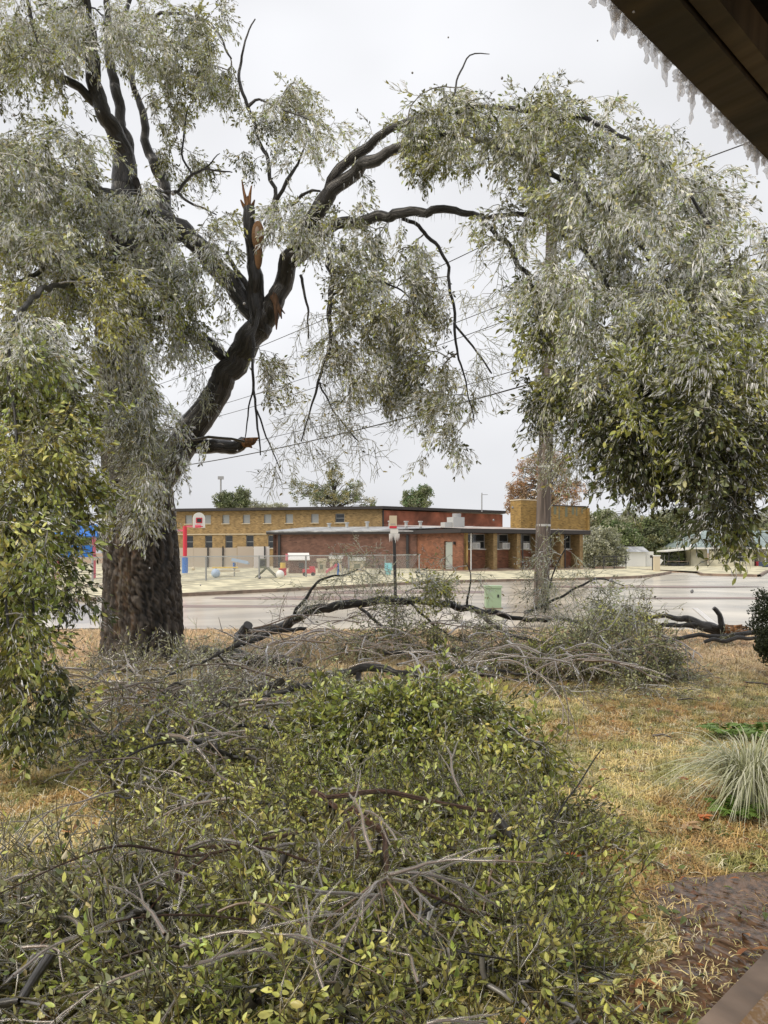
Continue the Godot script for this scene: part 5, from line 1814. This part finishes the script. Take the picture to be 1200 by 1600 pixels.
func build_fallen() -> void:
	# the long limb that lies across the middle distance
	fallen("fallen_limb", "long dark fallen limb arching across the middle, cut end near trunk", "fallen limb", G(640, 1000),
		[[[372, 994, 13.0, 30], [395, 990, 12.9, 28], [440, 978, 12.8, 26], [500, 952, 12.6, 24], [570, 942, 12.5, 20], [660, 941, 12.4, 18], [740, 952, 12.3, 17], [810, 966, 12.2, 13], [880, 968, 12.1, 10], [960, 978, 12.0, 6]],
		[[455, 975, 12.7, 13], [470, 945, 12.6, 9], [500, 906, 12.7, 7], [535, 898, 12.7, 5], [560, 890, 12.7, 3]],
		[[740, 952, 12.3, 10], [790, 990, 11.6, 9], [840, 1005, 11.2, 7], [910, 1010, 10.8, 4]],
		[[820, 960, 12.2, 9], [880, 930, 12.2, 7], [930, 905, 12.2, 5], [975, 915, 12.2, 3]],
		[[850, 958, 12.2, 6], [862, 900, 12.2, 4], [885, 855, 12.2, 3]],
		[[728, 950, 12.3, 7], [735, 905, 12.3, 4], [728, 880, 12.3, 2]],
		[[560, 945, 12.5, 8], [610, 990, 11.6, 7], [650, 1010, 11.2, 4]],
		[[640, 940, 12.4, 7], [690, 985, 11.8, 6], [760, 1015, 11.2, 4]]],
		[hover([674, 922, 12.0, 30, 24, 0.3, 44, 0, 2]), hover([640, 985, 11.5, 60, 40, 0.4, 60, 4, 1]), hover([555, 888, 12.6, 48, 45, 0.3, 50, 2, 0]), hover([490, 930, 12.6, 60, 25, 0.3, 40, 2, 0]), hover([845, 930, 12.2, 45, 35, 0.3, 40, 2, 0]), hover([620, 930, 12.4, 60, 25, 0.3, 40, 2, 0]), hover([970, 940, 12.0, 50, 35, 0.3, 40, 2, 0]), hover([720, 988, 11.6, 120, 22, 0.4, 60, 4, 0]), hover([870, 900, 12.2, 45, 60, 0.3, 34, 2, 0]), hover([735, 895, 12.2, 25, 25, 0.2, 10, 2, 0]), hover([690, 895, 12.2, 30, 35, 0.2, 14, 2, 0]), hover([910, 980, 11.4, 80, 40, 0.4, 90, 2, 0]), hover([600, 1000, 11.4, 130, 30, 0.5, 60, 4, 0]), hover([450, 1010, 11.4, 110, 30, 0.5, 60, 2, 4]), hover([945, 955, 11.6, 16, 40, 0.25, 34, 0, 0]), hover([780, 1005, 11.2, 90, 30, 0.5, 60, 4, 0])], 4, 0.95, 0.4, 10, [], null, 0.0, scatter(690, 1000, 330, 40, 90, 0.7, 1.2, 0.009))
	# heap of limbs with leaves to its right
	fallen("leafy_limb", "grey-green leafy limb heaped on the lawn's far right side", "fallen limb", G(900, 1060),
		[[[690, 1048, 10.6, 12], [760, 1052, 10.4, 13], [830, 1066, 10.0, 12], [890, 1074, 9.7, 10], [960, 1080, 9.5, 7], [1005, 1068, 9.5, 4]],
		[[600, 1022, 11.4, 10], [690, 1018, 11.3, 12], [760, 1020, 11.1, 11], [840, 1040, 10.6, 9], [920, 1040, 10.3, 6], [1010, 1020, 10.2, 4]],
		[[700, 1040, 10.6, 7], [800, 1050, 10.2, 7], [900, 1062, 9.9, 4]]],
		[mound(960, 1062, 0.0, 0.85, 0.5, 0.85, 190, 4, 0), mound(890, 1058, 0.0, 0.8, 0.5, 0.5, 110, 4, 1), mound(770, 1050, 0.0, 0.9, 0.5, 0.4, 90, 4, 4), mound(1010, 1062, 0.0, 0.6, 0.4, 0.3, 60, 5, 0), hover([1000, 960, 11.5, 30, 30, 0.3, 26, 4, 2]), mound(960, 1085, 0.0, 0.9, 0.3, 0.1, 60, 5, 0)], 4, 0.95, 0.3, 10, [], null, 0.1, scatter(840, 1030, 130, 30, 18, 0.4, 0.9, 0.008))
	# thick log beside the trunk
	fallen("fallen_log", "thick barkless log lying right of the trunk's foot", "log", G(380, 1040),
		[[[268, 1034, 11.0, 34], [300, 1026, 10.9, 38], [340, 1022, 10.8, 40], [390, 1030, 10.7, 36], [440, 1036, 10.6, 31], [472, 1040, 10.6, 27]],
		[[300, 1050, 10.6, 9], [350, 1018, 10.6, 12], [410, 995, 10.7, 12], [480, 980, 10.8, 8]]], [], 0, 1.0, 0.0, 16)
	fallen("cut_stub", "short dark cut stub end standing beside the long limb's base", "log", G(385, 1008),
		[[[372, 1010, 12.6, 30], [378, 992, 12.6, 29], [386, 978, 12.6, 27]]], [], 0, 1.0, 0.0, 14)
	# big green mound in the middle
	fallen("leafy_bough", "big mound of hanging green leaves in the middle of the debris", "fallen bough", G(640, 1190),
		[[[470, 1080, 7.6, 26], [540, 1050, 7.2, 24], [620, 1045, 6.9, 19], [690, 1065, 6.6, 14], [760, 1110, 6.2, 9], [830, 1170, 5.8, 5]],
		[[560, 1052, 7.1, 14], [580, 1090, 6.6, 10], [600, 1150, 6.2, 6]],
		[[440, 1068, 7.9, 24], [390, 1085, 8.0, 20], [320, 1090, 8.0, 12], [250, 1095, 8.0, 8]],
		[[650, 1050, 6.8, 11], [660, 1100, 6.3, 8], [700, 1160, 6.0, 4]]],
		[mound(640, 1185, 0.05, 1.0, 0.6, 0.64, 330, 3, 3), mound(560, 1190, 0.0, 0.7, 0.5, 0.58, 170, 3, 1), mound(720, 1200, 0.0, 0.6, 0.5, 0.55, 130, 3, 2), mound(520, 1150, 0.0, 0.5, 0.5, 0.6, 90, 4, 0), mound(820, 1215, 0.0, 0.35, 0.3, 0.35, 36, 3, 1)], 4, 0.88, 0.65, 10)
	# thin icy wreckage between the trunk and the mound
	fallen("bare_bough", "tangle of thin icy twigs in front of the trunk's foot", "fallen bough", G(330, 1120),
		[[[222, 1106, 8.6, 11], [250, 1085, 8.6, 9], [270, 1068, 8.7, 7], [300, 1078, 8.6, 4]],
		[[150, 1060, 10.0, 6], [210, 1070, 9.6, 7], [290, 1046, 9.6, 8], [360, 1010, 9.8, 6]],
		[[330, 1105, 8.0, 12], [400, 1095, 7.9, 16], [470, 1070, 7.9, 18]],
		[[310, 1150, 7.0, 7], [380, 1135, 7.0, 10], [470, 1138, 7.0, 12]],
		[[240, 1180, 6.4, 6], [320, 1165, 6.4, 9], [420, 1170, 6.4, 8]]],
		[mound(250, 1110, 0.0, 0.9, 0.8, 0.4, 110, 5, 0), mound(370, 1090, 0.0, 0.9, 0.6, 0.35, 90, 5, 0), mound(200, 1050, 0.0, 0.9, 0.5, 0.25, 80, 5, 4), mound(320, 1050, 0.0, 1.2, 0.6, 0.3, 70, 2, 0), mound(430, 1130, 0.0, 0.5, 0.5, 0.3, 60, 5, 0), mound(330, 1180, 0.0, 0.6, 0.4, 0.3, 70, 4, 0)], 3, 0.95, 0.1, 10, [], null, 0.2, scatter(320, 1110, 200, 70, 44, 0.4, 0.8, 0.011))
	fallen("leafy_bough", "small leafy bough at the left edge of the debris", "fallen bough", G(240, 1190),
		[[[360, 1180, 6.2, 10], [290, 1160, 6.0, 9], [220, 1170, 5.8, 6], [170, 1210, 5.6, 3]]],
		[mound(240, 1200, 0.0, 0.5, 0.5, 0.42, 150, 4, 1), mound(330, 1230, 0.0, 0.6, 0.45, 0.35, 150, 4, 2), mound(205, 1250, 0.0, 0.25, 0.3, 0.15, 40, 4, 1)], 3, 0.86, 0.25, 10, [], null, 0.25, scatter(270, 1200, 120, 50, 12, 0.35, 0.7, 0.008))
	fallen("leafy_bough", "broad bed of yellow-green leaves with a curved reddish branch", "fallen bough", G(520, 1330),
		[[[488, 1238, 5.2, 14], [515, 1256, 5.1, 14], [540, 1266, 5.0, 17], [566, 1272, 4.8, 18], [588, 1292, 4.6, 19], [597, 1325, 4.35, 16], [606, 1352, 4.15, 14], [600, 1378, 4.0, 12], [588, 1402, 3.85, 9]],
		[[510, 1246, 4.9, 12], [590, 1240, 4.9, 13], [680, 1250, 4.9, 11], [770, 1270, 4.8, 8]],
		[[540, 1270, 4.7, 10], [560, 1330, 4.3, 8], [550, 1345, 4.2, 6]],
		[[604, 1366, 4.0, 8], [650, 1390, 3.9, 8], [720, 1420, 3.8, 6], [800, 1440, 3.7, 4]],
		[[290, 1330, 4.3, 9], [380, 1320, 4.3, 10], [470, 1300, 4.5, 10]],
		[[280, 1400, 4.0, 14], [275, 1340, 4.1, 14], [290, 1318, 4.2, 10]]],
		[mound(430, 1290, 0.0, 0.9, 0.5, 0.30, 250, 4, 2), mound(600, 1270, 0.0, 0.9, 0.5, 0.28, 230, 4, 3), mound(740, 1290, 0.0, 0.6, 0.5, 0.30, 200, 4, 1), mound(420, 1380, 0.0, 0.8, 0.45, 0.26, 220, 4, 2), mound(640, 1390, 0.0, 0.7, 0.45, 0.24, 200, 4, 2), mound(800, 1370, 0.0, 0.4, 0.45, 0.20, 110, 4, 1), hover([590, 1450, 3.45, 60, 50, 0.2, 16, 5, 0]), hover([650, 1440, 3.6, 70, 50, 0.2, 14, 5, 0])], 3, 0.84, 0.2, 10, [], M.fresh_bark, 0.27, [[604,1372,0.30,-1.9,0.45,0.008],[604,1372,0.3,-1.5,0.42,0.007],[604,1372,0.3,-2.3,0.5,0.008],[604,1374,0.3,-1.1,0.45,0.007],[606,1368,0.3,-0.5,0.6,0.008],[606,1366,0.3,-0.2,0.7,0.007],[600,1400,0.28,-2.6,0.5,0.007],[600,1390,0.28,-1.7,0.6,0.006]] + scatter(520, 1310, 300, 70, 14, 0.32, 0.7, 0.007))
	fallen("iced_bough", "thick glassy iced twigs arching at the lower left corner", "fallen bough", G(150, 1480),
		[[[480, 1345, 3.8, 8], [400, 1326, 3.8, 7], [300, 1336, 3.7, 7], [200, 1322, 3.5, 7], [120, 1340, 3.3, 5], [50, 1372, 3.15, 4], [-10, 1400, 3.0, 3]],
		[[420, 1440, 3.3, 6], [310, 1432, 3.2, 6], [180, 1440, 3.1, 5], [60, 1500, 2.95, 3]],
		[[330, 1332, 3.7, 8], [250, 1400, 3.4, 7], [200, 1470, 3.1, 4]]],
		[mound(150, 1480, 0.0, 0.9, 0.45, 0.42, 150, 5, 2), mound(60, 1500, 0.0, 0.6, 0.45, 0.36, 120, 4, 4), mound(280, 1480, 0.0, 0.7, 0.4, 0.28, 170, 4, 1), mound(130, 1420, 0.0, 0.8, 0.4, 0.3, 80, 5, 4), mound(120, 1600, 0.0, 0.8, 0.35, 0.3, 190, 4, 3)], 3, 0.84, 0.1, 8, [], M.fresh_bark, 0.16, scatter(150, 1430, 200, 110, 26, 0.34, 0.55, 0.006))
	fallen("leafy_bough", "front bed of green and yellow leaves at the bottom edge", "fallen bough", G(520, 1560),
		[[[700, 1400, 3.7, 9], [620, 1450, 3.4, 9], [520, 1500, 3.1, 7], [400, 1560, 2.9, 4]],
		[[640, 1440, 3.4, 8], [700, 1480, 3.2, 7], [800, 1500, 3.1, 5]],
		[[600, 1460, 3.4, 7], [560, 1510, 3.1, 6], [540, 1580, 2.8, 4]]],
		[mound(420, 1540, 0.0, 0.6, 0.4, 0.24, 210, 4, 2), mound(620, 1540, 0.0, 0.6, 0.4, 0.22, 210, 4, 3), mound(520, 1640, 0.0, 0.9, 0.35, 0.2, 220, 4, 2), mound(560, 1480, 0.0, 0.7, 0.3, 0.2, 60, 5, 0), mound(250, 1620, 0.0, 0.5, 0.3, 0.22, 120, 4, 4)], 3, 0.84, 0.15, 10, [], null, 0.2, scatter(500, 1520, 260, 80, 12, 0.24, 0.45, 0.005))
	fallen("leafy_bough", "right-hand tongue of dark green leaves beside the mud", "fallen bough", G(850, 1470),
		[[[620, 1420, 3.6, 10], [720, 1440, 3.5, 9], [820, 1460, 3.35, 7], [900, 1500, 3.15, 5], [960, 1530, 3.0, 3]],
		[[680, 1470, 3.3, 9], [780, 1520, 3.05, 7], [860, 1560, 2.9, 4]],
		[[760, 1330, 4.2, 8], [830, 1320, 4.3, 7], [900, 1230, 4.6, 4], [940, 1170, 4.8, 3]]],
		[mound(790, 1470, 0.0, 0.45, 0.35, 0.22, 150, 4, 1), mound(880, 1500, 0.0, 0.24, 0.24, 0.16, 80, 4, 1), mound(770, 1590, 0.0, 0.5, 0.35, 0.2, 150, 4, 2), mound(840, 1420, 0.0, 0.3, 0.3, 0.12, 40, 4, 1), mound(900, 1340, 0.0, 0.3, 0.3, 0.08, 30, 4, 1)], 3, 0.84, 0.15, 10, [], null, 0.15, scatter(780, 1440, 130, 110, 8, 0.2, 0.5, 0.005))
	# broken limb on the right by the street
	fallen("broken_limb", "broken dark limb with raw orange wood lying near the right hedge", "fallen limb", G(1100, 1005),
		[[[985, 966, 13.6, 9], [1040, 963, 13.5, 12], [1075, 968, 13.4, 17], [1105, 980, 13.3, 26], [1135, 986, 13.3, 24], [1150, 990, 13.2, 14]],
		[[1128, 984, 13.2, 16], [1124, 965, 13.2, 14], [1117, 950, 13.2, 9]],
		[[1030, 978, 13.3, 8], [1080, 976, 13.3, 11], [1120, 982, 13.2, 10]],
		[[1020, 1002, 12.9, 6], [1080, 996, 12.9, 10], [1150, 992, 12.9, 12], [1200, 990, 12.9, 9]],
		[[1100, 1003, 12.7, 9], [1150, 998, 12.7, 12], [1210, 992, 12.8, 8]],
		[[1010, 990, 13.2, 5], [1040, 975, 13.3, 7], [1090, 980, 13.3, 8]]],
		[mound(1080, 1010, 0.0, 1.0, 0.4, 0.22, 36, 2, 0), mound(1010, 1000, 0.0, 0.6, 0.4, 0.25, 20, 2, 0)], 3, 0.9, 0.1, 10, [[P(1135, 984, 13.3), [[P(1182, 988, 13.2), 0.1], [P(1170, 980, 13.2), 0.08], [P(1160, 976, 13.2), 0.06], [P(1176, 992, 13.1), 0.08]]]])
	# single leaves of the front beds, large enough to tell apart
	var front := thing("loose_leaves", "loose green and yellow leaves strewn over the front debris", "leaves")
	var kinds := []
	for k in 8:
		var a := Acc.new()
		leaf_into(a, Vector3.ZERO, Vector3(0, 0.1, -1), Vector3.UP, 0.042, Color(rr(0.18, 0.42), rr(0.28, 0.42), rr(0.06, 0.12)))
		a.smooth()
		kinds.append(a.mesh(M.leaf))
	for k in 260:
		var at := G(rr(20, 930), rr(1330, 1600))
		var lift := 0.05 + 0.12 * rng.randf()
		var o := part(front, "leaf", kinds[k % 8], null, at + Vector3(0, lift, 0))
		o.rotation = Vector3(rr(-0.9, 0.9), rr(0, TAU), rr(-0.9, 0.9))
		o.scale = Vector3.ONE * rr(0.7, 1.25)


# a loose iced branch that arches over the heap and forks: [px, py, height, heading, length, radius]
func stray(o: Node3D, q: Array, ice: Acc) -> void:
	var d: float = (EYE - q[2]) * F / (q[1] - HORIZON)
	var at := P(q[0], q[1], d) - o.position
	var dir := Vector3(cos(q[3]), rr(0.1, 0.45), -sin(q[3])).normalized()
	var a := Acc.new()
	var lines := [[at, dir, q[4], q[5]]]
	for k in 4:
		lines.append([k, 0, q[4] * rr(0.3, 0.6), q[5] * rr(0.4, 0.6)])
	var main := PackedVector3Array()
	var pale := rng.randf()
	for l in lines:
		var pts := PackedVector3Array()
		var rad := PackedFloat32Array()
		var p: Vector3
		var v: Vector3
		if main.is_empty():
			p = l[0]
			v = l[1]
		else:
			var i: int = 3 + l[0] * 2
			p = main[i]
			v = ((main[i] - main[i - 1]).normalized() + rdir() * 0.9).normalized()
		var n := 12 if main.is_empty() else 6
		for i in n:
			pts.append(p)
			rad.append(l[3] * lerpf(1.0, 0.35, float(i) / (n - 1)))
			v = (v + rdir() * 0.16 + Vector3(0, -0.07, 0)).normalized()
			p += v * l[2] / n
			if p.y + o.position.y < 0.03:
				p.y = 0.03 - o.position.y
		if main.is_empty():
			main = pts
		a.tube(pts, rad, 6, Color(0.07, 0.045, 0.03).lerp(Color(0.24, 0.165, 0.11), pale), 0.0, null, false)
		var up := PackedVector3Array()
		var ur := PackedFloat32Array()
		for i in n:
			up.append(pts[i] + Vector3(0, -0.2 * rad[i], 0))
			ur.append(rad[i] * 1.35 + rr(0.001, 0.003))
		if rng.randf() < 0.8:
			ice.tube(up, ur, 7, Color.WHITE, 0.0, null, false)
	part(o, "branch", a.mesh(M.twig))


func scatter(px: float, py: float, rx: float, ry: float, count: int, high: float, length: float, radius: float) -> Array:
	var out := []
	for k in count:
		out.append([px + rr(-rx, rx), py + rr(-ry, ry), rr(0.4, 1.0) * high, rr(0, TAU), length * rr(0.5, 1.3), radius * rr(0.6, 1.3)])
	return out


func hover(b: Array) -> Array:
	return targets_in([b])


# ---------------------------------------------------------------- hedge, grasses and ferns on the right
func build_garden() -> void:
	var hp := G(1250, 1060)
	var hedge := thing("clipped_shrub", "dark dense evergreen shrub cut by the right frame edge", "shrub", hp)
	var tk := Acc.new()
	for k in 6:
		var th := TAU * k / 6
		tk.tube(PackedVector3Array([Vector3(cos(th) * 0.04, -0.02, sin(th) * 0.04), Vector3(cos(th) * 0.25, 0.7, sin(th) * 0.25)]), PackedFloat32Array([0.025, 0.01]), 5)
	part(hedge, "stems", tk.mesh(M.far_bark))
	var lump := noise(1.0, 55, 2)
	var clump := leaf_clump(0.09, 30, 0.035, 0.1)
	var pl: Array[Transform3D] = []
	var tt := PackedColorArray()
	for k in 900:
		var u := rdir()
		var q := Vector3(u.x * 0.52, 0.55 + u.y * 0.5, u.z * 0.52) * (0.75 + 0.25 * sqrt(rng.randf()))
		q.y = 0.55 + u.y * 0.5 * (0.8 + 0.2 * rng.randf())
		q *= 1.0 + 0.35 * lump.get_noise_3dv(u * 1.6)
		pl.append(Transform3D(Basis(rdir(), rr(0, TAU)), q))
		tt.append(Color(0.045, 0.06, 0.022) * rr(0.6, 1.4))
	stuff(hedge, "foliage", clump, pl, tt)
	# fountain of icy grass
	var gp := G(1178, 1262)
	var grass := thing("ornamental_grass", "pale icy clump of arching ornamental grass at right", "grass clump", gp)
	var a := Acc.new()
	for k in 950:
		var th := rr(0, TAU)
		var out := Vector3(cos(th), 0, sin(th))
		var reach := rr(0.12, 0.66)
		var high := rr(0.28, 0.54)
		var start := out * rr(0.0, 0.16)
		var end := out * reach + Vector3(rr(-0.16, 0.16), high * rr(0.0, 0.8), rr(-0.16, 0.16))
		var c1 := start + Vector3(0, high * 0.9, 0) + out * 0.05
		var c2 := start.lerp(end, 0.6) + Vector3(0, high * 0.55, 0)
		var pale := rng.randf()
		var col := Color(0.32, 0.34, 0.18).lerp(Color(0.72, 0.72, 0.60), pale * pale)
		ribbon(a, start, c1, c2, end, rr(0.003, 0.0052), 7, col)
	a.smooth()
	part(grass, "blades", a.mesh(M.blade)).set_meta("kind", "stuff")
	for q in [[1138, 1142, 0.34, 7, "bright green fern behind the ornamental grass"], [1145, 1268, 0.24, 8, "low green fern at the foot of the ornamental grass"], [1196, 1150, 0.36, 6, "green fern at the frame edge behind the grass clump"]]:
		var fp := G(q[0], q[1] + 12)
		var fern := thing("fern", q[4], "fern", fp, 0.0, "ferns in the bed")
		for k in q[3]:
			var fr := Acc.new()
			var th: float = TAU * k / q[3] + rr(-0.3, 0.3)
			var out := Vector3(cos(th), 0, sin(th))
			var len: float = q[2] * rr(0.7, 1.1)
			var col := Color(0.15, 0.25, 0.05) * rr(0.8, 1.3)
			for i in 16:
				var t := (i + 1) / 17.0
				var c := out * len * t + Vector3(0, len * (0.9 * t - 0.75 * t * t) + 0.03, 0)
				var side := out.cross(Vector3.UP)
				var w: float = 0.26 * len * sin(PI * pow(t, 0.7)) + 0.008
				for s in [-1.0, 1.0]:
					leaf_into(fr, c, side * s + out * 0.35 + Vector3(0, -0.1, 0), Vector3.UP, w, col)
			fr.smooth()
			part(fern, "frond", fr.mesh(M.blade))


func ribbon(a: Acc, p0: Vector3, p1: Vector3, p2: Vector3, p3: Vector3, w: float, steps: int, col: Color) -> void:
	var side := (p3 - p0).cross(Vector3.UP)
	if side.length() < 0.001:
		side = Vector3.RIGHT
	side = (side.normalized() + rdir() * 0.4).normalized()
	var k := a.v.size()
	for i in steps + 1:
		var t := float(i) / steps
		var q := p0.bezier_interpolate(p1, p2, p3, t)
		var ww := w * (1.0 - t * t * 0.9)
		a.add(q - side * ww, Vector3.UP, Vector2(0, t), col)
		a.add(q + side * ww, Vector3.UP, Vector2(1, t), col)
	for i in steps:
		var b := k + i * 2
		a.tri(b, b + 2, b + 1)
		a.tri(b + 1, b + 2, b + 3)


# ---------------------------------------------------------------- lawn: dead grass, fallen leaves and sticks
func tuft(count: int, high: float, lay: float) -> ArrayMesh:
	var a := Acc.new()
	for k in count:
		var th := rr(0, TAU)
		var out := Vector3(cos(th), 0, sin(th))
		var s := Vector3(rr(-1, 1), 0, rr(-1, 1)) * 0.035
		var h := high * rr(0.5, 1.2)
		var e := s + out * lay * rr(0.4, 1.3) + Vector3(0, h * rr(0.2, 0.9), 0)
		var tone := rr(0.7, 1.3)
		ribbon(a, s, s + Vector3(0, h * 0.6, 0), s.lerp(e, 0.6) + Vector3(0, h * 0.5, 0), e, rr(0.0016, 0.003), 3, Color(tone, tone * rr(0.92, 1.05), tone * rr(0.8, 1.1)))
	a.smooth()
	return a.mesh(M.blade)


func build_lawn() -> void:
	var tufts := [tuft(16, 0.04, 0.05), tuft(14, 0.055, 0.06), tuft(18, 0.03, 0.07), tuft(10, 0.07, 0.05)]
	var f := noise(0.5, 61, 3)
	var g := noise(0.9, 62, 3)
	var places: Array = [[], [], [], []]
	var tints := [PackedColorArray(), PackedColorArray(), PackedColorArray(), PackedColorArray()]
	for k in 4:
		var fresh: Array[Transform3D] = []
		places[k] = fresh
	var made := 0
	while made < 52000:
		# denser near the camera, as the eye can tell it apart there
		var d := lerpf(2.2, 15.6, pow(rng.randf(), 1.45))
		var x := rr(-0.56, 0.56) * d
		var z := -d
		if Geometry2D.is_point_in_polygon(Vector2(x, z), mud_outline) and rng.randf() < 0.82 - 0.3 * f.get_noise_2d(x * 3.0, z * 3.0):
			continue
		if x - d > -1.5 and d < 6.0:
			continue
		made += 1
		var n0 := f.get_noise_2d(x, z)
		var n1 := g.get_noise_2d(x * 2.0, z * 2.0)
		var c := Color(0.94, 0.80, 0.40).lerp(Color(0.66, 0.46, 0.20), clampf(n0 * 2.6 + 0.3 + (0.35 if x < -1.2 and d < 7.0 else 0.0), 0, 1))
		c = c.lerp(Color(0.42, 0.44, 0.15), clampf(n1 * 2.6 + 0.1, 0, 0.8))
		if rng.randf() < 0.14:
			c = Color(0.88, 0.82, 0.60)
		elif rng.randf() < 0.08:
			c = Color(0.16, 0.22, 0.06)
		var far := smoothstep(8.5, 12.0, d)
		c = c.lerp(Color(0.85, 0.64, 0.45), far * 0.7)
		c *= rr(0.8, 1.2) if rng.randf() < 0.85 else rr(0.3, 0.55)
		var kind := rng.randi() % 4
		var s := rr(0.7, 1.35) * lerpf(1.0, 1.5, far)
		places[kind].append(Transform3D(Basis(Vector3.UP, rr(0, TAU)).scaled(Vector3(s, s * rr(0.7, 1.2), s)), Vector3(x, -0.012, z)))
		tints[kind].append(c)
	var lawn := Node3D.new()
	lawn.name = "lawn"
	lawn.set_meta("kind", "stuff")
	add_child(lawn)
	tag(lawn, "straw-coloured dead lawn grass around the debris", "grass")
	for k in 4:
		stuff(lawn, "grass", tufts[k], places[k], tints[k])
	# fallen leaves
	var leaf := Acc.new()
	leaf_into(leaf, Vector3.ZERO, Vector3.FORWARD, Vector3.UP, 0.07, Color.WHITE)
	leaf.smooth()
	var lm := leaf.mesh(M.leaf)
	var lp: Array[Transform3D] = []
	var lt := PackedColorArray()
	for k in 2600:
		var d := lerpf(2.3, 13.0, pow(rng.randf(), 1.3))
		var x := rr(-0.52, 0.52) * d
		if x - d > -1.5:
			continue
		var b := Basis(Vector3.UP, rr(0, TAU)) * Basis(rdir(), rr(-0.6, 0.6))
		lp.append(Transform3D(b.scaled(Vector3.ONE * rr(0.5, 1.1)), Vector3(x, rr(0.015, 0.05), -d)))
		lt.append([Color(0.30, 0.12, 0.045), Color(0.20, 0.10, 0.05), Color(0.42, 0.20, 0.08), Color(0.13, 0.17, 0.045), Color(0.24, 0.25, 0.07)][rng.randi() % 5] * rr(0.7, 1.2))
	stuff(lawn, "fallen_leaves", lm, lp, lt)
	# dry brown leaves at the foot of the grass clump
	for q in [[904, 1350, 0.11, "single orange maple leaf on the lawn", Color(0.62, 0.16, 0.05)], [1092, 1285, 0.09, "orange dead leaf left of the ornamental grass", Color(0.55, 0.2, 0.08)], [1072, 1296, 0.1, "pale tan dead leaf below the ornamental grass", Color(0.5, 0.34, 0.2)]]:
		var a := Acc.new()
		for s in 5:
			var th := (s - 2) * 0.62
			leaf_into(a, Vector3(0, 0.03, 0), Vector3(sin(th), 0.1, -cos(th)), Vector3.UP, q[2] * (1.0 - 0.14 * absf(s - 2)), q[4])
		a.smooth()
		var o := part(self, numbered("dead_leaf"), a.mesh(M.leaf), null, G(q[0], q[1]), rr(0, TAU))
		tag(o, q[3], "leaf")
	# sleet pellets in the air
	var pellet := SphereMesh.new()
	pellet.radius = 0.0026
	pellet.height = 0.0062
	pellet.radial_segments = 10
	pellet.rings = 6
	pellet.material = M.sleet
	var sp: Array[Transform3D] = []
	var st := PackedColorArray()
	for k in 46:
		var d := rr(1.0, 2.8)
		sp.append(Transform3D(Basis(rdir(), rr(0, 1)), Vector3(rr(-0.5, 0.5) * d, EYE + rr(-0.12, 0.7) * d, -d)))
		st.append(Color.WHITE)
	var sleet := Node3D.new()
	sleet.name = "falling_sleet"
	add_child(sleet)
	sleet.set_meta("kind", "stuff")
	tag(sleet, "small grey sleet pellets falling in front of the sky", "sleet")
	stuff(sleet, "pellets", pellet, sp, st)
	# sticks
	for q in [[1165, 1070, 1215, 1078, 0.012, "thin dark stick on the lawn below the evergreen shrub"], [1058, 1098, 1096, 1099, 0.01, "thin stick on the open lawn left of the shrub"], [1050, 1065, 1078, 1066, 0.01, "short curved twig beside the grey-green leafy limb"], [1020, 1155, 1050, 1158, 0.012, "dark twig lying in the middle of the right lawn"]]:
		var p0 := G(q[0], q[1])
		var p1 := G(q[2], q[3])
		var a := Acc.new()
		a.tube(PackedVector3Array([p0 + Vector3(0, 0.03, 0), p0.lerp(p1, 0.5) + Vector3(0, 0.05, 0), p1 + Vector3(0, 0.03, 0)]), PackedFloat32Array([q[4], q[4] * 0.8, q[4] * 0.4]), 6, Color(0.06, 0.045, 0.035))
		var o := part(self, numbered("stick"), a.mesh(M.twig))
		tag(o, q[5], "stick")
